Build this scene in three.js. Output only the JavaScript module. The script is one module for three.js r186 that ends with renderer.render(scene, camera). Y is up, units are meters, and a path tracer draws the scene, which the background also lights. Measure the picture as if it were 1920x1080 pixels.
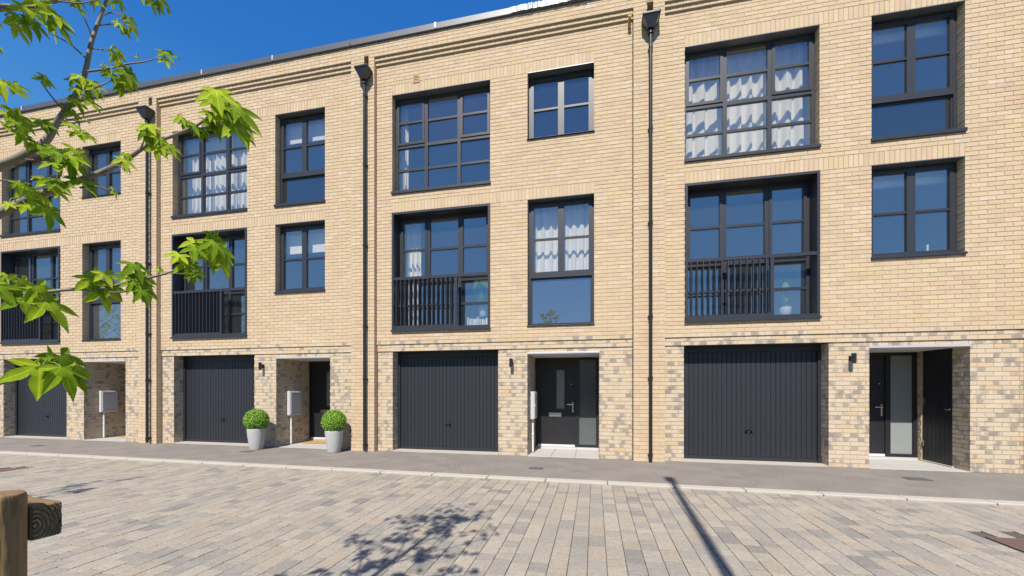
import * as THREE from 'three';
import { mergeGeometries } from 'three/addons/utils/BufferGeometryUtils.js';
import { RoundedBoxGeometry } from 'three/addons/geometries/RoundedBoxGeometry.js';
import { TextGeometry } from 'three/addons/geometries/TextGeometry.js';
import { FontLoader } from 'three/addons/loaders/FontLoader.js';

// ---------------------------------------------------------------- camera, sky, sun, exposure
const FOCAL = 738.857, HORIZON = 727.3, YAW = 11.846 * Math.PI / 180, CAM = new THREE.Vector3(0, 1.389, 7.869);
const EXPOSURE = 1.42;
const scene = new THREE.Scene();
const camera = new THREE.PerspectiveCamera(2 * Math.atan(540 / FOCAL) * 180 / Math.PI, 1920 / 1080, 0.05, 500);
camera.position.copy(CAM);
camera.rotation.set(0, YAW, 0);
camera.setViewOffset(1920, 1080, 0, -(HORIZON - 540), 1920, 1080);
camera.updateMatrixWorld();

const SUN_EL = 50 * Math.PI / 180, SUN_AZ = -2.8 * Math.PI / 180;      // azimuth from +z (facing the terrace) towards +x
const sunDir = new THREE.Vector3(Math.sin(SUN_AZ) * Math.cos(SUN_EL), Math.sin(SUN_EL), Math.cos(SUN_AZ) * Math.cos(SUN_EL));
const sun = new THREE.DirectionalLight(new THREE.Color(1.0, 0.94, 0.85), 4.6);
sun.position.copy(sunDir).multiplyScalar(60).add(new THREE.Vector3(-4, 0, 0));
sun.target.position.set(-4, 0, 0);
sun.castShadow = true;
sun.shadow.mapSize.set(4096, 4096);
Object.assign(sun.shadow.camera, { left: -26, right: 26, top: 20, bottom: -20, near: 1, far: 120 });
scene.add(sun, sun.target);

{ // clear deep blue sky, paler towards the horizon
  const W = 512, H = 256, data = new Float32Array(W * H * 4);
  const stops = [[-90, 0.16, 0.16, 0.16], [-2, 0.20, 0.21, 0.22], [0, 0.40, 0.62, 0.92], [6, 0.26, 0.52, 0.88], [14, 0.14, 0.38, 0.78], [24, 0.072, 0.275, 0.68], [36, 0.030, 0.18, 0.57], [55, 0.018, 0.12, 0.46], [90, 0.014, 0.09, 0.38]];
  for (let j = 0; j < H; j++) {
    const el = (j + 0.5) / H * 180 - 90;
    let k = 0; while (k < stops.length - 2 && stops[k + 1][0] < el) k++;
    const a = stops[k], b = stops[k + 1], t = Math.min(1, Math.max(0, (el - a[0]) / (b[0] - a[0]))), s = t * t * (3 - 2 * t) * 0.35 + t * 0.65;
    for (let i = 0; i < W; i++) {
      const o = (j * W + i) * 4;
      for (let c = 0; c < 3; c++) data[o + c] = (a[c + 1] + (b[c + 1] - a[c + 1]) * s) / EXPOSURE;
      data[o + 3] = 1;
    }
  }
  const sky = new THREE.DataTexture(data, W, H, THREE.RGBAFormat, THREE.FloatType);
  sky.mapping = THREE.EquirectangularReflectionMapping; sky.magFilter = THREE.LinearFilter; sky.minFilter = THREE.LinearFilter; sky.needsUpdate = true;
  scene.background = sky; scene.environment = sky;
}
const renderer = new THREE.WebGLRenderer({ antialias: true });
renderer.toneMapping = THREE.LinearToneMapping;
renderer.toneMappingExposure = EXPOSURE;
renderer.shadowMap.enabled = true;

// ---------------------------------------------------------------- helpers
let seed = 20240;
const rnd = () => { seed = (seed + 0x6D2B79F5) | 0; let t = Math.imul(seed ^ seed >>> 15, 1 | seed); t = t + Math.imul(t ^ t >>> 7, 61 | t) ^ t; return ((t ^ t >>> 14) >>> 0) / 4294967296; };
const rr = (a, b) => a + (b - a) * rnd();
const V = (x, y, z) => new THREE.Vector3(x, y, z);
const lin = (r, g, b) => new THREE.Color().setRGB(r, g, b);
function hash(x, y, s) { let h = Math.imul(x, 374761393) ^ Math.imul(y, 668265263) ^ Math.imul(s, 2147483647); h = Math.imul(h ^ h >>> 13, 1274126177); return ((h ^ h >>> 16) >>> 0) / 4294967296; }
function vnoise(x, y, s = 0, px = 0, py = 0) {     // value noise, periodic when px, py are given
  const xi = Math.floor(x), yi = Math.floor(y), fx = x - xi, fy = y - yi, u = fx * fx * (3 - 2 * fx), v = fy * fy * (3 - 2 * fy);
  const m = (a, p) => p ? ((a % p) + p) % p : a;
  const a = hash(m(xi, px), m(yi, py), s), b = hash(m(xi + 1, px), m(yi, py), s), c = hash(m(xi, px), m(yi + 1, py), s), d = hash(m(xi + 1, px), m(yi + 1, py), s);
  return a + (b - a) * u + (c - a) * v + (a - b - c + d) * u * v;
}
function fbm(x, y, s, oct, p = 0) { let t = 0, a = 0.5, n = 0; for (let k = 0; k < oct; k++) { t += a * vnoise(x, y, s + k, p, p); n += a; x *= 2; y *= 2; p *= 2; a *= 0.5; } return t / n; }
const toS = c => { c = Math.min(1, Math.max(0, c)); return 255 * (c <= 0.0031308 ? c * 12.92 : 1.055 * Math.pow(c, 1 / 2.4) - 0.055); };
function texture(w, h, fn, srgb = true, repeat = true) {   // fn(x, y) -> [r, g, b] linear (srgb) or plain
  const d = new Uint8Array(w * h * 4);
  for (let y = 0; y < h; y++) for (let x = 0; x < w; x++) {
    const c = fn(x, y), o = (y * w + x) * 4;
    for (let k = 0; k < 3; k++) d[o + k] = srgb ? toS(c[k]) : Math.min(255, Math.max(0, c[k] * 255));
    d[o + 3] = 255;
  }
  const t = new THREE.DataTexture(d, w, h, THREE.RGBAFormat);
  if (srgb) t.colorSpace = THREE.SRGBColorSpace;
  t.magFilter = THREE.LinearFilter; t.minFilter = THREE.LinearMipmapLinearFilter; t.generateMipmaps = true;
  t.wrapS = t.wrapT = repeat ? THREE.RepeatWrapping : THREE.ClampToEdgeWrapping; t.needsUpdate = true;
  return t;
}
const std = (color, roughness = 0.8, extra = {}) => new THREE.MeshStandardMaterial({ color, roughness, ...extra });
const phys = o => new THREE.MeshPhysicalMaterial(o);
const taken = {};
const numbered = n => { const k = taken[n] = (taken[n] ?? -1) + 1; return k ? n + '_' + String(k).padStart(3, '0') : n; };
function mesh(name, geo, mat, parent) { const m = new THREE.Mesh(geo, mat); m.name = name; m.castShadow = m.receiveShadow = true; parent.add(m); return m; }
function group(name, x = 0, y = 0, z = 0) { const g = new THREE.Group(); g.name = numbered(name); g.position.set(x, y, z); scene.add(g); return g; }
function tag(o, label, category, grp, kind) { o.userData.label = label; if (category) o.userData.category = category; if (grp) o.userData.group = grp; if (kind) o.userData.kind = kind; return o; }
function structure(o, label) { o.userData.kind = 'structure'; if (label) o.userData.label = label; return o; }
const box = (x0, x1, y0, y1, z0, z1) => { const g = new THREE.BoxGeometry(x1 - x0, y1 - y0, z1 - z0); g.translate((x0 + x1) / 2, (y0 + y1) / 2, (z0 + z1) / 2); return g; };
const rbox = (x0, x1, y0, y1, z0, z1, r = 0.004, s = 1) => { const g = new RoundedBoxGeometry(x1 - x0, y1 - y0, z1 - z0, s, Math.min(r, (x1 - x0) / 2.01, (y1 - y0) / 2.01, (z1 - z0) / 2.01)); g.translate((x0 + x1) / 2, (y0 + y1) / 2, (z0 + z1) / 2); return g; };
const cyl = (r0, r1, y0, y1, x, z, n = 16) => { const g = new THREE.CylinderGeometry(r1, r0, y1 - y0, n); g.translate(x, (y0 + y1) / 2, z); return g; };
const merge = a => mergeGeometries(a.map(g => g.index ? g.toNonIndexed() : g), false);
// world -> photo pixel, and photo pixel + depth along the view axis -> world
const CO = Math.cos(YAW), SI = Math.sin(YAW);
function pix(x, y, z) { const dx = x - CAM.x, dz = z - CAM.z, xc = dx * CO - dz * SI, zc = -dx * SI - dz * CO; return [960 + FOCAL * xc / zc, HORIZON - FOCAL * (y - CAM.y) / zc, zc]; }
function at(px, py, zc) { const xc = (px - 960) / FOCAL * zc; return V(xc * CO - zc * SI, CAM.y + (HORIZON - py) / FOCAL * zc, CAM.z - xc * SI - zc * CO); }
function taperTube(pts, radii, n = 7, seg = 0) {
  const curve = new THREE.CatmullRomCurve3(pts), S = seg || Math.max(4, pts.length * 4), fr = curve.computeFrenetFrames(S, false), pos = [], uv = [], idx = [], P = V(0, 0, 0);
  const len = curve.getLength();
  for (let i = 0; i <= S; i++) {
    const t = i / S; curve.getPoint(t, P);
    const q = t * (radii.length - 1), k = Math.min(radii.length - 2, Math.floor(q)), r = radii[k] + (radii[k + 1] - radii[k]) * (q - k);
    for (let j = 0; j <= n; j++) {
      const a = j / n * Math.PI * 2, c = Math.cos(a) * r, s = Math.sin(a) * r, N = fr.normals[i], B = fr.binormals[i];
      pos.push(P.x + N.x * c + B.x * s, P.y + N.y * c + B.y * s, P.z + N.z * c + B.z * s); uv.push(j / n * 0.2, t * len);
    }
  }
  for (let i = 0; i < S; i++) for (let j = 0; j < n; j++) { const a = i * (n + 1) + j, b = a + n + 1; idx.push(a, a + 1, b, b, a + 1, b + 1); }
  const g = new THREE.BufferGeometry();
  g.setAttribute('position', new THREE.Float32BufferAttribute(pos, 3)); g.setAttribute('uv', new THREE.Float32BufferAttribute(uv, 2)); g.setIndex(idx); g.computeVertexNormals();
  return g;
}

// ---------------------------------------------------------------- brick and paver faces
const CELLX = 8, CELLY = 16, BUFF = 80, ALLCELLS = 128;         // atlas of brick faces: 80 buff ones, 48 smudged grey ones
const brickTone = [];
for (let c = 0; c < ALLCELLS; c++) {
  const multi = c >= BUFF, t = rnd(), p = rnd();
  let b = multi ? [0.55, 0.452, 0.328] : [0.545, 0.415, 0.272];
  if (!multi && p < 0.22) b = [0.54, 0.395, 0.268];               // pinker
  else if (!multi && p < 0.40) b = [0.54, 0.42, 0.255];          // yellower
  else if (!multi && p < 0.58) b = [0.56, 0.435, 0.296];            // paler
  if (!multi && p > 0.975) b = [0.59, 0.475, 0.345];                // salt-whitened
  const k = 0.955 + 0.085 * t;
  brickTone.push({ b: b.map(v => v * k), smudge: multi ? (rnd() < 0.66 ? rr(0.45, 0.9) : 0.06) : (rnd() < 0.10 ? 0.14 : 0), cx: rr(0.1, 0.9), w: rr(0.2, 0.5), cx2: rr(0, 1), w2: rnd() < 0.3 ? rr(0.1, 0.22) : 0, s: c * 7 + 3 });
}
const brickMap = texture(1024, 1024, (x, y) => {
  const cx = x >> 7, cy = y >> 6, c = cy * CELLX + cx, u = (x & 127) / 128, v = (y & 63) / 64, T = brickTone[c];
  const n = fbm(u * 22, v * 8, T.s, 3), m = fbm(u * 5, v * 2, T.s + 50, 2), gr = hash(x, y, 5);
  let k = 0.90 + 0.20 * n + (gr - 0.5) * 0.09;
  const edge = Math.min(u * 3.2, (1 - u) * 3.2, v, 1 - v); if (edge < 0.07 + 0.05 * n) k *= 0.95;
  const d = Math.max(0, 1 - Math.abs(u - T.cx + (m - 0.5) * 0.3) / T.w), d2 = T.w2 ? Math.max(0, 1 - Math.abs(u - T.cx2) / T.w2) : 0;
  const sm = T.smudge * Math.min(1, Math.max(d, d2) * 1.7 * (0.65 + 0.7 * n));
  const g = [0.235, 0.205, 0.18];
  return T.b.map((b, i) => (b * (1 - sm) + g[i] * sm) * k);
}, true, false);
const brickBump = texture(1024, 1024, (x, y) => { const u = (x & 127) / 128, v = (y & 63) / 64, c = (y >> 6) * 8 + (x >> 7); const h = 0.4 + 0.45 * fbm(u * 14, v * 6, c * 3, 3) + 0.15 * hash(x, y, 9); return [h, h, h]; }, false, false);
const M = {};
M.brick = std(0xffffff, 0.92, { map: brickMap, bumpMap: brickBump, bumpScale: 0.003 });
const mortarMap = texture(256, 256, (x, y) => { const k = 0.85 + 0.3 * fbm(x / 16, y / 16, 4, 4, 16); return [0.43 * k, 0.34 * k, 0.23 * k]; });
M.mortar = std(0xffffff, 0.95, { map: mortarMap });

const PC = 64, paverTone = [];
for (let c = 0; c < PC; c++) {
  const p = rnd(); let b = [0.345, 0.303, 0.245];
  if (p < 0.20) b = [0.275, 0.25, 0.215]; else if (p < 0.30) b = [0.232, 0.215, 0.192]; else if (p < 0.46) b = [0.345, 0.29, 0.225]; else if (p < 0.60) b = [0.305, 0.275, 0.232];
  const k = rr(0.93, 1.07); paverTone.push({ b: b.map(v => v * k), o: rnd() < 0.3 ? rr(0.2, 0.5) : 0, s: c * 11 });
}
const paverMap = texture(1024, 1024, (x, y) => {
  const c = (y >> 7) * 8 + (x >> 7), u = (x & 127) / 128, v = (y & 127) / 128, T = paverTone[c], n = fbm(u * 16, v * 16, T.s, 3), m = fbm(u * 3, v * 3, T.s + 9, 2), s = hash(x, y, 2);
  let k = 0.80 + 0.40 * n + (s - 0.5) * 0.40; if (s > 0.975) k *= 0.6;
  const t = T.o * Math.max(0, m * 2 - 0.8), g = [0.30, 0.28, 0.255];
  return T.b.map((b, i) => (b * (1 - t) + g[i] * t) * k);
}, true, false);
const paverBump = texture(1024, 1024, (x, y) => { const h = 0.5 * fbm(x / 7, y / 7, 31, 3) + 0.5 * hash(x, y, 77); return [h, h, h]; }, false, false);
M.paver = std(0xffffff, 0.93, { map: paverMap, bumpMap: paverBump, bumpScale: 0.002 });

// open-backed block: front face at z = 0 facing +z, centred in x and y, going back by d; bevel e round the face
function blockGeo(l, h, d, cell, cells, cw, ch, e, full) {
  const cx = cell % cells, cy = Math.floor(cell / cells), rows = cells === CELLX && full ? full : cells, fu = Math.min(1, l / cw), fv = Math.min(1, h / ch);
  const u0 = (cx + 0.03 + (1 - fu) * 0.47) / cells, u1 = u0 + 0.94 * fu / cells, v0 = (cy + 0.05) / rows, v1 = v0 + 0.90 * fv / rows;
  const X = l / 2, Y = h / 2, x = X - e, y = Y - e, pos = [], nor = [], uv = [], idx = [];
  const quad = (a, b, c, dd, n, ua, ub, uc, ud) => { const o = pos.length / 3; pos.push(...a, ...b, ...c, ...dd); for (let i = 0; i < 4; i++) nor.push(...n); uv.push(...ua, ...ub, ...uc, ...ud); idx.push(o, o + 1, o + 2, o, o + 2, o + 3); };
  const A = [u0, v0], B = [u1, v0], C = [u1, v1], D = [u0, v1], q = 0.7071;
  quad([-x, -y, 0], [x, -y, 0], [x, y, 0], [-x, y, 0], [0, 0, 1], A, B, C, D);
  if (e) {
    quad([-X, -Y, -e], [X, -Y, -e], [x, -y, 0], [-x, -y, 0], [0, -q, q], A, B, B, A);
    quad([X, -Y, -e], [X, Y, -e], [x, y, 0], [x, -y, 0], [q, 0, q], B, C, C, B);
    quad([X, Y, -e], [-X, Y, -e], [-x, y, 0], [x, y, 0], [0, q, q], C, D, D, C);
    quad([-X, Y, -e], [-X, -Y, -e], [-x, -y, 0], [-x, y, 0], [-q, 0, q], D, A, A, D);
  }
  const w = (v1 - v0), du = Math.min(1, d / cw) * 0.94 / cells;
  quad([-X, -Y, -d], [X, -Y, -d], [X, -Y, -e], [-X, -Y, -e], [0, -1, 0], A, B, [u1, v0 + w * 0.3], [u0, v0 + w * 0.3]);
  quad([X, -Y, -e], [X, -Y, -d], [X, Y, -d], [X, Y, -e], [1, 0, 0], A, [u0 + du, v0], [u0 + du, v1], D);
  quad([X, Y, -d], [-X, Y, -d], [-X, Y, -e], [X, Y, -e], [0, 1, 0], C, D, [u0, v1 - w * 0.3], [u1, v1 - w * 0.3]);
  quad([-X, -Y, -d], [-X, -Y, -e], [-X, Y, -e], [-X, Y, -d], [-1, 0, 0], A, [u0 + du, v0], [u0 + du, v1], D);
  const g = new THREE.BufferGeometry();
  g.setAttribute('position', new THREE.Float32BufferAttribute(pos, 3)); g.setAttribute('normal', new THREE.Float32BufferAttribute(nor, 3)); g.setAttribute('uv', new THREE.Float32BufferAttribute(uv, 2)); g.setIndex(idx);
  return g;
}
const geoCache = new Map();
function cached(key, make) { let g = geoCache.get(key); if (!g) geoCache.set(key, g = make()); return g; }
function stuffGeo(items) {      // joins {geo, mat} pieces
  let nv = 0, ni = 0; for (const i of items) { nv += i.geo.attributes.position.count; ni += i.geo.index.count; }
  const P = new Float32Array(nv * 3), N = new Float32Array(nv * 3), U = new Float32Array(nv * 2), I = new Uint32Array(ni), v = V(0, 0, 0); let o = 0, k = 0;
  for (const { geo, mat } of items) {
    const p = geo.attributes.position, n = geo.attributes.normal, u = geo.attributes.uv, ix = geo.index.array;
    for (let i = 0; i < p.count; i++) {
      v.fromBufferAttribute(p, i).applyMatrix4(mat).toArray(P, (o + i) * 3);
      v.fromBufferAttribute(n, i).transformDirection(mat).toArray(N, (o + i) * 3);
      U[(o + i) * 2] = u.getX(i); U[(o + i) * 2 + 1] = u.getY(i);
    }
    for (let i = 0; i < ix.length; i++) I[k++] = ix[i] + o;
    o += p.count;
  }
  const g = new THREE.BufferGeometry();
  g.setAttribute('position', new THREE.BufferAttribute(P, 3)); g.setAttribute('normal', new THREE.BufferAttribute(N, 3)); g.setAttribute('uv', new THREE.BufferAttribute(U, 2)); g.setIndex(new THREE.BufferAttribute(I, 1));
  return g;
}
function layPieces(items, n, name, restName, restLabel, mat, parent, offset) {   // the n that show largest as parts, the rest joined
  for (const i of items) {
    const c = V(0, 0, 0).setFromMatrixPosition(i.mat).add(offset), nrm = V(0, 0, 1).transformDirection(i.mat), to = CAM.clone().sub(c), [px, py, zc] = pix(c.x, c.y, c.z);
    i.area = zc > 0.3 && px > -5 && px < 1925 && py > -5 && py < 1085 ? i.l * i.h * Math.max(0.01, nrm.dot(to.normalize())) / (zc * zc) : 0;
  }
  items.sort((a, b) => b.area - a.area);
  for (const i of items.slice(0, n)) { const m = mesh(name, i.geo, mat, parent); m.matrix.copy(i.mat); m.matrix.decompose(m.position, m.quaternion, m.scale); }
  const rest = items.slice(n);
  if (rest.length) { const s = mesh(restName, stuffGeo(rest), mat, parent); tag(s, restLabel, null, null, 'stuff'); }
}

const CP = 0.0753, BL = 0.225, JT = 0.010;                          // course, brick pitch, joint
// bricks on a plane: origin o, u axis, outward normal n, rows r0..r1, u0..u1, holes [ua, ub, va, vb] (v in metres)
function brickPlane(list, { o, u, n, u0, u1, r0, r1, holes = [], phase = 0, bond = 'stretcher', depth = 0.02, edge = null, multi = null, reveal = 0.15 }) {
  const up = V(0, 1, 0), basis = new THREE.Matrix4(), q = new THREE.Matrix4(), tilt = new THREE.Matrix4();
  const place = (a, b, v, h, d, cell) => {
    const l = Math.round((b - a) * 200) / 200, L = b - a; if (L < 0.02) return;
    const dq = Math.round(d * 200) / 200;
    const geo = cached(`b${l}_${h.toFixed(3)}_${dq}_${cell}`, () => bond === 'soldier' && h > 0.15 ? turnUV(blockGeo(l, h, dq, cell, CELLX, 0.215, 0.215, 0, CELLY)) : blockGeo(l, h, dq, cell, CELLX, 0.215, 0.065, 0, CELLY));
    const c = o.clone().addScaledVector(u, (a + b) / 2).addScaledVector(up, v).addScaledVector(n, rr(-0.0012, 0.0012));
    basis.makeBasis(u, up, n); tilt.makeRotationFromEuler(new THREE.Euler(rr(-0.006, 0.006), rr(-0.004, 0.004), rr(-0.002, 0.002)));
    q.copy(basis).multiply(tilt).setPosition(c);
    list.push({ geo, mat: q.clone(), l: L, h });
  };
  if (bond === 'soldier') {
    const h = (r1 - r0) * CP - JT, N = Math.round((u1 - u0) / 0.075), w = (u1 - u0) / N;
    for (let k = 0; k < N; k++) place(u0 + k * w + JT / 2, u0 + (k + 1) * w - JT / 2, (r0 + r1) / 2 * CP, h, depth, Math.floor(rnd() * BUFF));
    return;
  }
  const pitch = bond === 'header' ? BL / 2 : BL;
  for (let r = r0; r < r1; r++) {
    const va = r * CP, vb = va + CP, cut = holes.filter(h => Math.min(vb, h[3]) - Math.max(va, h[2]) > 0.3 * CP);
    const off = phase + ((r & 1) ? pitch / 2 : 0);
    for (let k = Math.floor((u0 - off) / pitch) - 1; off + k * pitch < u1; k++) {
      let parts = [[Math.max(u0, off + k * pitch), Math.min(u1, off + (k + 1) * pitch), off + k * pitch < u0 + 1e-6 ? 1 : 0, off + (k + 1) * pitch > u1 - 1e-6 ? 1 : 0]];
      for (const [ha, hb] of cut) parts = parts.flatMap(([a, b, ea, eb]) => hb <= a || ha >= b ? [[a, b, ea, eb]] : [[a, Math.min(b, ha), ea, 2], [Math.max(a, hb), b, 2, eb]]).filter(p => p[1] - p[0] > 0.012);
      for (const [a, b, ea, eb] of parts) {
        const isM = multi ? multi(r) : false;
        place(a + (ea ? 0 : JT / 2), b - (eb ? 0 : JT / 2), va + CP / 2, CP - JT, ea === 2 || eb === 2 ? reveal : depth, isM ? BUFF + Math.floor(rnd() * (ALLCELLS - BUFF)) : Math.floor(rnd() * BUFF));
      }
    }
  }
}
function turnUV(g) { const u = g.attributes.uv; let a = 9, b = -9, c = 9, d = -9; for (let i = 0; i < u.count; i++) { a = Math.min(a, u.getX(i)); b = Math.max(b, u.getX(i)); c = Math.min(c, u.getY(i)); d = Math.max(d, u.getY(i)); }
  const U = 1 / CELLX * 0.94, Vv = 1 / CELLY * 0.9; for (let i = 0; i < u.count; i++) { const s = (u.getX(i) - a) / (b - a), t = (u.getY(i) - c) / (d - c); u.setXY(i, Math.floor(a * CELLX) / CELLX + 0.03 / CELLX + t * U, c + s * Vv); } return g; }

// ---------------------------------------------------------------- other materials
M.frame = std(lin(0.030, 0.032, 0.041), 0.40);
M.lintel = std(lin(0.15, 0.16, 0.18), 0.35, { metalness: 0.4 });
M.garage = std(lin(0.022, 0.024, 0.031), 0.45);
M.door = std(lin(0.016, 0.016, 0.019), 0.42, { bumpMap: texture(128, 256, (x, y) => { const h = fbm(x / 3, y / 40, 8, 3); return [h, h, h]; }, false), bumpScale: 0.0012 });
M.plastic = std(lin(0.020, 0.021, 0.025), 0.28);
M.glass = phys({ color: lin(0.93, 0.97, 1.0), metalness: 0.95, roughness: 0, transparent: true, opacity: 0.36, side: THREE.DoubleSide });   // sun-control coating: part mirror, part clear
M.panel = phys({ color: lin(0.38, 0.40, 0.43), metalness: 0.9, roughness: 0.02 });
M.panelDimReflection = phys({ color: lin(0.24, 0.255, 0.28), metalness: 0.93, roughness: 0.02 });  // copy of panel with the dimmer reflection of higher sky put into its colour
M.frost = phys({ color: lin(0.34, 0.37, 0.36), roughness: 0.32, transmission: 0.25, ior: 1.5, thickness: 0 });
M.doorGlass = phys({ color: lin(0.30, 0.32, 0.31), metalness: 0.2, roughness: 0.16, transmission: 0.35, thickness: 0, bumpMap: texture(64, 256, (x, y) => { const h = fbm(x / 5, y / 4, 12, 3); return [h, h, h]; }, false), bumpScale: 0.004 });
M.chrome = std(lin(0.75, 0.74, 0.72), 0.22, { metalness: 1 });
M.white = std(lin(0.66, 0.655, 0.64), 0.5);
M.meter = std(lin(0.52, 0.52, 0.52), 0.55);
M.soffit = std(lin(0.66, 0.63, 0.57), 0.75);
M.trim = std(lin(0.62, 0.62, 0.66), 0.35, { metalness: 0.4 });
M.coping = std(lin(0.115, 0.118, 0.13), 0.42, { metalness: 0.3 });
M.foil = std(lin(0.27, 0.28, 0.31), 0.45, { metalness: 0.2 });
M.plaster = std(lin(0.50, 0.49, 0.47), 0.95);
M.carpet = std(lin(0.17, 0.155, 0.14), 1);
M.dark = std(lin(0.012, 0.012, 0.012), 0.9);
M.roof = std(lin(0.10, 0.10, 0.11), 0.9);
M.vent = std(lin(0.52, 0.34, 0.10), 0.8);
M.curtain = phys({ color: lin(0.92, 0.87, 0.70), roughness: 1, transmission: 0.12, thickness: 0, side: THREE.DoubleSide });
M.sheer = phys({ color: lin(0.92, 0.88, 0.76), roughness: 1, transmission: 0.15, thickness: 0, side: THREE.DoubleSide });
const tileMap = texture(256, 256, (x, y) => { const k = 0.93 + 0.12 * fbm(x / 16, y / 16, 71, 4, 16) + (hash(x, y, 3) - 0.5) * 0.04; return [0.47 * k, 0.455 * k, 0.425 * k]; });
M.tile = std(0xffffff, 0.6, { map: tileMap });
M.concrete = std(0xffffff, 0.9, { map: texture(256, 256, (x, y) => { const k = 0.86 + 0.26 * fbm(x / 10, y / 10, 41, 4) + (hash(x, y, 6) - 0.5) * 0.12; return [0.44 * k, 0.405 * k, 0.345 * k]; }) });
M.mat = std(0xffffff, 1, { map: texture(128, 128, (x, y) => { const k = 0.6 + 0.8 * hash(x, y, 15); return [0.42 * k, 0.25 * k, 0.085 * k]; }) });

// ---------------------------------------------------------------- ground
const ground = structure(mesh('ground', new THREE.PlaneGeometry(400, 400).rotateX(-Math.PI / 2).translate(0, -0.16, 0), std(0xffffff, 0.95, { map: (() => { const t = texture(256, 256, (x, y) => { const k = 0.8 + 0.4 * fbm(x / 16, y / 16, 3, 4, 16); return [0.33 * k, 0.29 * k, 0.24 * k]; }); t.repeat.set(120, 120); return t; })() }), scene));
const KZ = x => 1.80 + 0.0105 * x;                                    // kerb line, footway side
function strip(x0, x1, za, zb, y0, y1, uvs) {                         // a slab between two lines along x
  const s = new THREE.Shape([new THREE.Vector2(x0, -za(x0)), new THREE.Vector2(x1, -za(x1)), new THREE.Vector2(x1, -zb(x1)), new THREE.Vector2(x0, -zb(x0))]);
  const g = new THREE.ExtrudeGeometry(s, { depth: y1 - y0, bevelEnabled: false }); g.rotateX(-Math.PI / 2); g.translate(0, y0, 0); return g;
}
{
  // asphalt footway, dusty and speckled, uv in metres
  const T = 512;
  const am = texture(T, T, (x, y) => {
    const big = fbm(x / 64, y / 64, 21, 4, 8), n = fbm(x / 4, y / 4, 90, 3, 128), s = hash(x, y, 1);
    let k = 0.78 + 0.30 * big + 0.20 * (n - 0.5) + (s - 0.5) * 0.42; if (s > 0.975) k += 0.35;
    return [0.232 * k, 0.207 * k, 0.182 * k];
  });
  am.repeat.set(0.42, 0.42);
  const ab = texture(T, T, (x, y) => { const h = 0.6 * hash(x, y, 1) + 0.4 * fbm(x / 4, y / 4, 90, 2, 128); return [h, h, h]; }, false); ab.repeat.set(0.42, 0.42);
  const pv = mesh('pavement', strip(-24, 12, () => -0.5, KZ, -0.14, 0, 1), std(0xffffff, 0.95, { map: am, bumpMap: ab, bumpScale: 0.004 }), scene);
  structure(pv, 'worn grey asphalt footway along the terrace');
  const kerb = new THREE.Group(); kerb.name = 'kerb'; scene.add(kerb); structure(kerb, 'pale concrete kerb between footway and block paving');
  for (let x = -23.6; x < 11; x += 0.915) {
    const m = mesh('kerb_stone', rbox(0, 0.905, -0.14, rr(-0.001, 0.004), 0, 0.17, 0.012, 2), M.concrete, kerb);
    m.position.set(x, 0, KZ(x)); m.rotation.y = -0.0105 + rr(-0.002, 0.002);
  }
  const scuff = std(lin(0.30, 0.28, 0.25), 1, { transparent: true, opacity: 0.22 });
  for (const [x, dx] of [[-3.86, 0.5], [-3.78, 0.5], [-2.62, -0.35], [-2.52, -0.35], [-2.44, -0.33]]) {     // dusty tyre tracks turning into the garage
    const g = new THREE.PlaneGeometry(0.035, 1, 1, 12).rotateX(-Math.PI / 2), p = g.attributes.position;
    for (let i = 0; i < p.count; i++) { const t = 0.5 - p.getZ(i); p.setX(i, p.getX(i) + x + dx * (1 - t) ** 2 * -1 + (t < 0.15 ? 0 : 0)); p.setZ(i, 1.72 - t * 0.95); p.setY(i, 0.004); }
    mesh('tyre_mark', g, scuff, pv);
  }
  // block paving
  const pav = new THREE.Group(); pav.name = 'block_paving'; scene.add(pav); structure(pav, 'tumbled block paving in buff and grey courses');
  const bed = mesh('paving_bed', strip(-24, 12, x => KZ(x) + 0.1, () => 6.7, -0.15, -0.037), std(lin(0.10, 0.085, 0.066), 1), pav);
  const items = [], W = 0.152, lens = [0.12, 0.16, 0.16, 0.20, 0.24, 0.28];
  const flat = new THREE.Matrix4().makeBasis(V(0, 0, 1), V(1, 0, 0), V(0, 1, 0)), q = new THREE.Matrix4(), t = new THREE.Matrix4();
  const grates = [[3.86, 3.5], [-9.98, 3.08]];
  for (let r = 0; r < 214; r++) {
    const x = -22.4 + r * W + 0.5 * W; let z = KZ(x) + 0.173 - rnd() * 0.05, first = true;
    while (z < 6.62) {
      const l = lens[Math.floor(rnd() * lens.length)], L = first ? l : l, hw = 0.1465;
      const zs = first ? KZ(x) + 0.173 : z, ze = z + L;
      if (!grates.some(([gx, gz]) => Math.abs(x - gx) < 0.26 && ze > gz - 0.24 && zs < gz + 0.24) && ze - zs > 0.04) {
        const ll = Math.round((ze - zs - 0.006) * 100) / 100, cell = Math.floor(rnd() * PC);
        const geo = cached(`p${ll}_${cell}`, () => blockGeo(ll, hw, 0.05, cell, 8, 0.24, 0.24, 0.002));
        t.makeRotationFromEuler(new THREE.Euler(rr(-0.008, 0.008), rr(-0.008, 0.008), rr(-0.008, 0.008)));
        q.copy(flat).multiply(t).setPosition(x, -0.025 + rr(-0.0018, 0.0018), (zs + ze) / 2);
        items.push({ geo, mat: q.clone(), l: ll, h: hw });
      }
      z = ze; first = false;
    }
  }
  layPieces(items, 300, 'paver', 'far_pavers', 'remaining buff and grey paving blocks', M.paver, pav, V(0, 0, 0));
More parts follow.
